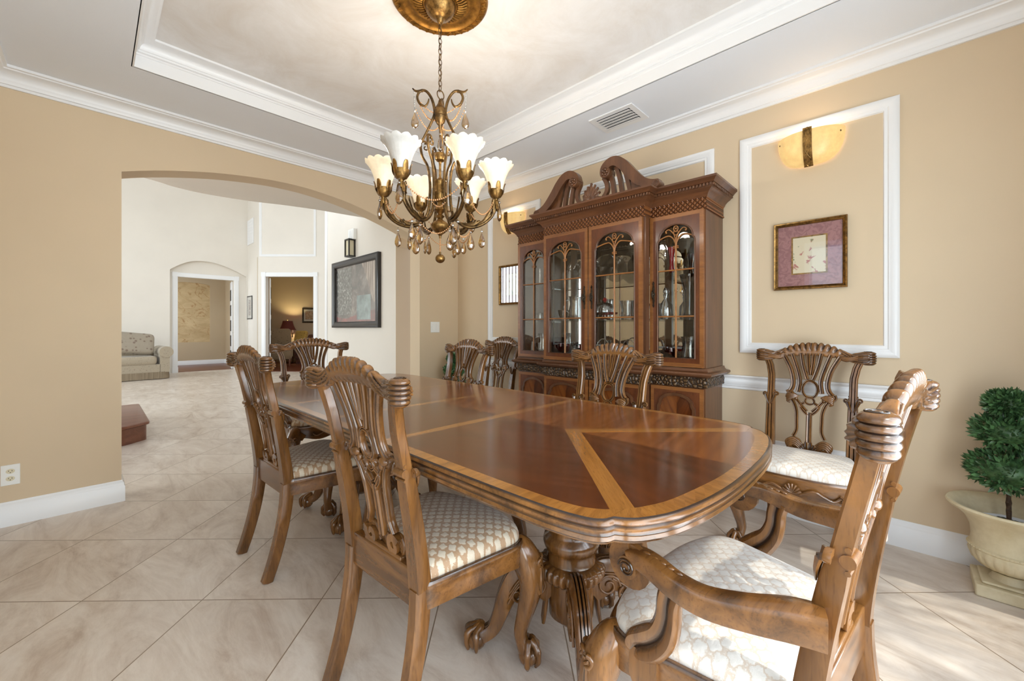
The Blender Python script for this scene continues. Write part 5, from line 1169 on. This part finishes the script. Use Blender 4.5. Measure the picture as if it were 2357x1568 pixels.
cm = thing('door_chime', 'white door chime box on the hall wall above the lantern sconce', 'door chime', (2.6, 5.66, 2.465)); mb = MB(); mb.bb(-.05, -.0005, -.09, .09, -.075, .075); mb.build('chime_cover', M['outlet'], cm, bevel=.006)
for k in range(3): mb = MB(); mb.bb(-.053, -.0501, -.05+k*.04, -.03+k*.04, -.05, .05); mb.build('chime_slot', M['white'], cm)
ls = thing('lantern_sconce', 'small dark wooden lantern sconce on the hall wall above the painting', 'wall lantern', (2.6, 5.68, 2.27))
mb = MB(); mb.bb(-.10, -.0005, -.07, .07, -.125, -.108); mb.bb(-.10, -.0005, -.07, .07, .108, .125)
for x, y in ((-.092, -.062), (-.092, .062), (-.012, -.062), (-.012, .062)): mb.bb(x-.008, x+.008, y-.008, y+.008, -.11, .11)
mb.build('lantern_frame', M['black'], ls); mb = MB(); mb.bb(-.084, -.02, -.054, .054, -.105, .105); mb.build('lantern_glass', M['almond'], ls)
vb = thing('return_vent', 'white louvred return grille high on the narrow hall wall', 'air vent', (3.02, 12.88, 3.77)); mb = MB(); mb.bb(-.02, -.0005, -.28, .28, -.34, .34); mb.build('grille_frame', M['white'], vb, bevel=.004)
for k in range(8): mb = MB(); z = -.28+k*.08; mb.bb(-.024, -.018, -.24, .24, z-.02, z+.02); mb.build('slat', M['white'], vb)
# ---------------- topiaries ----------------
def topiary(x, y, label, s=1., rz=0., seed=1):
    rr = random.Random(seed); o = thing('potted_topiary', label, 'potted plant', (x, y, 0), rz)
    mb = MB(); mb.bb(-.105, .105, -.105, .105, 0, .05); mb.bb(-.085, .085, -.085, .085, .05, .062)
    mb.build('urn_base', M['urn'], o, bevel=.006)
    mb = MB(); mb.lathe([(.06, .06), (.05, .075), (.045, .09), (.06, .10), (.072, .102)], (0, 0, 0), 32)
    mb.lathe([(.055, .100), (.085, .112), (.108, .135), (.118, .165), (.116, .185)], (0, 0, 0), 96, mod=lambda a, i: .05*(abs(sin(12*a))**.6-.5) if 0 < i < 4 else 0)
    mb.lathe([(.116, .182), (.121, .186), (.121, .194), (.114, .198), (.110, .23), (.114, .27), (.130, .31), (.158, .338), (.182, .352), (.188, .362), (.184, .370), (.174, .370), (.150, .352), (.122, .32), (.105, .28), (.10, .255), (.001, .25)], (0, 0, 0), 56)
    for k in range(60): a = 2*pi*k/60; mb.ball((.1215*cos(a), .1215*sin(a), .190), .0028, 6, 4)
    mb.build('urn', M['urn'], o, ang=45)
    mb = MB(); mb.lathe([(.090, .252), (.094, .306), (.088, .308), (.084, .295), (.001, .285)], (0, 0, 0), 32, mod=lambda a, i: .02*sin(9*a)); mb.build('inner_pot', M['white'], o)
    mb = MB()
    for k in range(60): a, q = rr.random()*6.28, rr.random()**.5*.098; mb.ball((q*cos(a), q*sin(a), .292), .014, 6, 4, sc=(1, 1, .6))
    mb.build('moss', M['soil'], o)
    mb = MB(); mb.tube(crs([(0, 0, .27), (.004, .002, .40), (-.004, 0, .55), (.002, 0, .74)], 14), [.0085*(1+.15*sin(i*2.1)) for i in range(14)], 9); mb.build('stem', M['stem'], o)
    for zc_, r, v in ((.525, .135, .086), (.690, .112, .072), (.81, .07, .05)):
        if zc_ > .8 and s < 2 and seed == 9: continue
        mb = MB(); mb.ball((0, 0, zc_), 1, 14, 10, sc=(r*.72, r*.72, v*.72)); N = 900
        for k in range(N):
            u_, ph = 1-2*(k+.5)/N, k*2.399963; sn = sqrt(max(0, 1-u_*u_)); d = V((sn*cos(ph)+rr.uniform(-.15, .15), sn*sin(ph)+rr.uniform(-.15, .15), u_+rr.uniform(-.1, .1))).normalized()
            q = rr.uniform(.72, .92); p = V((d.x*r*q, d.y*r*q, zc_+d.z*v*q)); g = (d+V((rr.uniform(-.6, .6), rr.uniform(-.6, .6), rr.uniform(-.1, .7)))).normalized(); ln_ = rr.uniform(.022, .036); w_ = ln_*.24
            sd = g.cross(V((rr.uniform(-1, 1), rr.uniform(-1, 1), rr.uniform(-1, 1)))).normalized(); nn = g.cross(sd)
            i0 = len(mb.v)
            for pt in (p, p+g*ln_*.45+sd*w_+nn*.002, p+g*ln_, p+g*ln_*.45-sd*w_+nn*.002, p+g*ln_*.5-nn*.002): mb.vert(pt)
            mb.face([i0, i0+1, i0+4]); mb.face([i0+1, i0+2, i0+4]); mb.face([i0+2, i0+3, i0+4]); mb.face([i0+3, i0, i0+4])
        mb.build('foliage_ball', M['leaf'], o, recalc=False, ang=80)
topiary(2.705, -.315, 'tiered green topiary in a cream urn at right edge, on the floor beside the wall', 1, .0, 3)
topiary(2.66, 3.43, 'tiered green topiary in the far corner, glimpsed behind the table chairs', 1, .3, 5)
# ---------------- hall: sofa, stair step; den and its lamp ----------------
def fabric(name, base, fig, sc, k=.16):
    t = NT(name); co = t.coord('Object', (1, 1, 1)); v = t.add('TexVoronoi'); v.inputs['Scale'].default_value = sc; t.ln(co, v.inputs[0]); n_ = t.noise(co, sc*1.2, 4, .6)
    r = t.ramp(v.outputs[0], [(k, (1, 1, 1, 1)), (k+.08, (0, 0, 0, 1))]); c = t.mix(t.math('MULTIPLY', r, .75), base, fig); c = t.mix(t.math('MULTIPLY', n_, .4), c, tuple(x*.6 for x in base[:3])+(1,))
    t.bump(n_, .1, .01); return t.set(Base_Color=c, Roughness=.8, Sheen_Weight=.2)
M['sofa'] = fabric('sofa_brocade', lin(176, 162, 140), lin(120, 106, 92), 30)
M['pillow'] = fabric('pillow_brocade', lin(166, 154, 136), lin(112, 86, 74), 13, .26)
M['fringe'] = wood('bullion_fringe', lin(120, 104, 82), lin(176, 160, 134), (60, 60, 1), .8, glaze=False, bump=.6)
def soft(mb, c, d, r, rot=None):
    x, y, z = d[0]/2, d[1]/2, d[2]/2; rg = []
    for i in range(9):
        t = -pi/2+pi*i/8; zz = sin(t)*z; s_ = r*(cos(t)**.6 if cos(t) > 0 else 0)
        P = roundpoly([(-x+r-s_, -y+r-s_), (x-r+s_, -y+r-s_), (x-r+s_, y-r+s_), (-x+r-s_, y-r+s_)], max(s_, .004)+.02, 5)
        q = []
        for p in P:
            v = V((p[0], p[1], zz))
            if rot: v = rot @ v
            q.append(tuple(v+V(c)))
        rg.append(q)
    mb.loft(rg)
sf = thing('fringed_sofa', 'pale brocade rolled arm sofa with fringed skirt, against the cream hall wall', 'sofa', (.33, 12.30, 0), radians(4))
mb = MB(); mb.prism(roundpoly([(-1.05, -.42), (.80, -.42), (.88, -.20), (.88, .45), (-1.05, .45)], .10, 5), xyz, .13, .33); mb.build('sofa_base', M['sofa'], sf)
mb = MB(); mb.prism(roundpoly([(-1.07, -.435), (.81, -.435), (.90, -.21), (.90, .46), (-1.07, .46)], .10, 5), xyz, .01, .16); mb.build('fringe_skirt', M['fringe'], sf)
mb = MB(); soft(mb, (-.18, -.08, .42), (1.66, .74, .19), .07); mb.build('seat_cushion', M['sofa'], sf)
mb = MB(); soft(mb, (-.2, .36, .56), (1.8, .20, .52), .09); mb.build('backrest', M['sofa'], sf)
mb = MB(); mb.tube([(.80, -.44, .60), (.80, .40, .60)], .125, 20); mb.bb(.69, .86, -.42, .42, .15, .60); mb.build('sofa_arm', M['sofa'], sf)
mb = MB(); soft(mb, (0, 0, 0), (.76, .50, .18), .09); pl = mb.build('throw_pillow', M['pillow'])
pl.location = (.60, 12.20, .80); pl.rotation_euler = (radians(66), radians(7), radians(8)); tag(pl, 'patterned throw pillow leaning on the sofa back in the hall', 'pillow')
stp = thing('stair_step', 'reddish wooden bottom stair step with bullnose tread behind the arch jamb', 'stair step', (0, 0, 0))
SP = roundpoly([(-1.6, 5.38), (.20, 5.38), (.385, 5.55), (.385, 6.87), (-1.6, 6.87)], [.01, .1, .03, .01, .01], 5)
mb = MB(); mb.prism(SP, xyz, 0, .155); mb.build('riser', M['step'], stp)
def grow(P, c, d): return [(p[0]+(d if p[0] > -1.5 else 0), p[1]-d if p[1] < 6 else p[1]) for p in P]
mb = MB(); G = grow(SP, None, .022); G0 = grow(SP, None, .014); mb.loft([[(p[0], p[1], .155) for p in G0], [(p[0], p[1], .162) for p in G], [(p[0], p[1], .182) for p in G], [(p[0], p[1], .190) for p in G0]]); mb.build('tread', M['step'], stp)
def local(s, d, z=0): return cw(s, d, z)
la = radians(-45.9)
lp = thing('table_lamp', 'bronze candelabra table lamp with burgundy bell shade glowing in the den', 'table lamp', local(-.78, 2.78, .615), la)
mb = MB(); mb.lathe([(.11, 0), (.115, .015), (.08, .03), (.05, .055), (.03, .07), (.04, .10), (.065, .14), (.07, .17), (.04, .20), (.02, .22), (.016, .30), (.008, .34), (.008, .62)], (0, 0, 0), 24); mb.build('lamp_base', M['bronze'], lp)
for q in (-1, 1):
    mb = MB(); mb.tube(crs([(0, 0, .25), (q*.08, 0, .30), (q*.14, 0, .34), (q*.18, 0, .36)], 14), .007, 8, up=(0, 1, 0)); mb.lathe([(.012, .35), (.035, .36), (.03, .37), (.001, .37)], (q*.18, 0, 0), 16); ar = mb.build('candle_arm', M['bronze'], lp)
    mb = MB(); mb.lathe([(.016, .37), (.016, .46), (.001, .47)], (q*.18, 0, 0), 12); mb.build('candle_sleeve', M['cream'], ar)
    mb = MB(); mb.lathe([(.006, .34), (.012, .31), (.024, .22), (.001, .22)], (q*.155, 0, 0), 10); mb.build('tassel', M['iron'], ar)
M['burg'] = plain('burgundy_shade', lin(78, 30, 24), .8, 0., Emission_Color=(.4, .07, .02, 1), Emission_Strength=.03)
mb = MB(); rg = [[(r*cos(a)*1.0, r*sin(a)*.8, z) for a in [2*pi*j/32 for j in range(32)]] for r, z in ((.27, .46), (.235, .50), (.19, .60), (.16, .70), (.15, .76), (.147, .76), (.157, .70), (.187, .60), (.23, .50), (.265, .46))]
mb.loft(rg, cap=False); mb.build('lamp_shade', M['burg'], lp); mb = MB(); mb.ball((0, 0, .79), .016, 10, 8); mb.build('finial', M['gold'], lp)
mb = MB(); mb.ball((0, 0, .58), .04, 12, 8); mb.build('light_bulb', M['bulb'], lp)
p_ = local(-.78, 2.78, 1.255); lamp('lamp_light', 'POINT', p_, (0, 0, 0), 30, (1, .84, .46), shadow_soft_size=.04)
et = thing('end_table', 'dark wooden end table under the burgundy lamp', 'end table', local(-.78, 2.80, 0), la)
mb = MB(); mb.bb(-.34, .34, -.28, .28, .575, .612); mb.build('tabletop', M['step'], et, bevel=.006); mb = MB(); mb.bb(-.30, .30, -.24, .24, .49, .575); mb.build('apron', M['step'], et)
for q in (-1, 1):
    for w in (-1, 1): mb = MB(); mb.sweep([(q*.28, w*.22, .006), (q*.28, w*.22, .49)], RND, [.016, .026]); mb.build('leg', M['step'], et)
M['arm2'] = fabric('den_chair_brocade', lin(140, 116, 84), lin(84, 60, 40), 16); M['sofa2'] = fabric('den_sofa_brocade', lin(110, 66, 40), lin(60, 26, 18), 9, .35); M['yel'] = fabric('yellow_pillow', lin(176, 140, 60), lin(120, 86, 34), 12)
a2 = thing('upholstered_armchair', 'tan patterned armchair with turned legs left of the lamp in the den', 'armchair', local(-.42, 1.55, 0), la+.5)
mb = MB(); soft(mb, (0, 0, .34), (.80, .76, .26), .06); mb.build('seat_base', M['arm2'], a2); mb = MB(); soft(mb, (0, -.04, .50), (.60, .66, .14), .06); mb.build('seat_cushion', M['arm2'], a2)
mb = MB(); soft(mb, (0, .34, .76), (.76, .18, .72), .08); mb.build('backrest', M['arm2'], a2)
for q in (-1, 1):
    mb = MB(); mb.tube([(q*.38, -.36, .60), (q*.38, .34, .62)], .085, 16); mb.bb(q*.32, q*.42, -.34, .34, .3, .6); mb.build('rolled_arm', M['arm2'], a2)
    for w in (-1, 1): mb = MB(); mb.lathe([(.018, .006), (.03, .05), (.022, .09), (.036, .15), (.03, .22)], (q*.33, w*.30, 0), 12); mb.build('leg', M['step'], a2)
s2 = thing('patterned_sofa', 'dark red and brown patterned sofa right of the lamp in the den', 'sofa', local(.62, 2.50, 0), la-.1)
mb = MB(); soft(mb, (0, 0, .32), (1.7, .85, .30), .06); mb.build('sofa_base', M['sofa2'], s2); mb = MB(); soft(mb, (0, .34, .64), (1.66, .24, .58), .08); mb.build('backrest', M['sofa2'], s2); mb = MB(); soft(mb, (0, -.05, .49), (1.4, .66, .14), .05); mb.build('seat_cushion', M['sofa2'], s2)
for q in (-1, 1): mb = MB(); mb.tube([(q*.80, -.42, .58), (q*.80, .34, .58)], .09, 14); mb.build('rolled_arm', M['sofa2'], s2)
mb = MB(); mb.bb(-.8, .8, -.36, .36, .006, .2); mb.build('sofa_skirt', M['sofa2'], s2)
mb = MB(); soft(mb, (0, 0, 0), (.40, .38, .14), .06); yp = mb.build('throw_pillow', M['yel']); yp.location = local(-.12, 2.36, .87); yp.rotation_euler = (radians(70), 0, la-.1); tag(yp, 'yellow gold throw pillow on the dark patterned den sofa', 'pillow')

a_ = cw(1.6, 1.6, 2.6); lamp('den_fill', 'AREA', a_, (0, 0, 0), 9, (1, .93, .82), shape='RECTANGLE', size=1.2, size_y=1.2)  # added fill lamp under the den ceiling, no window there
# ---------------- palm outside the near window: it dapples the sunlight on the armchair ----------------
rp = random.Random(11)
pt = thing('palm_tree', 'green palm tree standing outdoors beyond the window nearest the armchair', 'palm tree', (1.75, -2.45, -.3))
mb = MB(); mb.tube(crs([(.05, -.1, 0), (.02, -.03, 1.4), (0, 0, 2.8), (0, 0, 3.75)], 24), [.10+.008*(i % 2) for i in range(24)], 12, up=(0, 1, 0)); mb.build('trunk', M['stem'], pt)
for k in range(13):
    a = 2*pi*k/13+rp.uniform(-.15, .15); up_ = rp.uniform(.15, .55); Lf = rp.uniform(1.25, 1.6); mb = MB(); c_, s_ = cos(a), sin(a)
    sp = crs([(0, 0, 3.75), (c_*Lf*.35, s_*Lf*.35, 3.75+up_), (c_*Lf*.75, s_*Lf*.75, 3.70+up_*.8), (c_*Lf, s_*Lf, 3.35+up_*.4)], 22)
    mb.tube(sp, [.014*(1-i/26) for i in range(22)], 6)
    for i in range(3, 22):
        p = V(sp[i]); tn = (V(sp[min(i+1, 21)])-V(sp[i-1])).normalized(); sd = tn.cross(V((0, 0, 1))).normalized(); ln_ = .42*sin(pi*(i-1)/23)+.08
        for q in (-1, 1):
            tip = p+(sd*q*.85+tn*.45+V((0, 0, -.35))).normalized()*ln_; w = tn*.016; n0 = len(mb.v)
            for v in (p-w, p+w, (p+tip)/2+w*1.1+V((0, 0, .01)), tip, (p+tip)/2-w*1.1+V((0, 0, .01))): mb.vert(v)
            mb.face([n0, n0+1, n0+2, n0+4]); mb.face([n0+4, n0+2, n0+3])
    mb.build('frond', M['leaf'], pt, recalc=False)
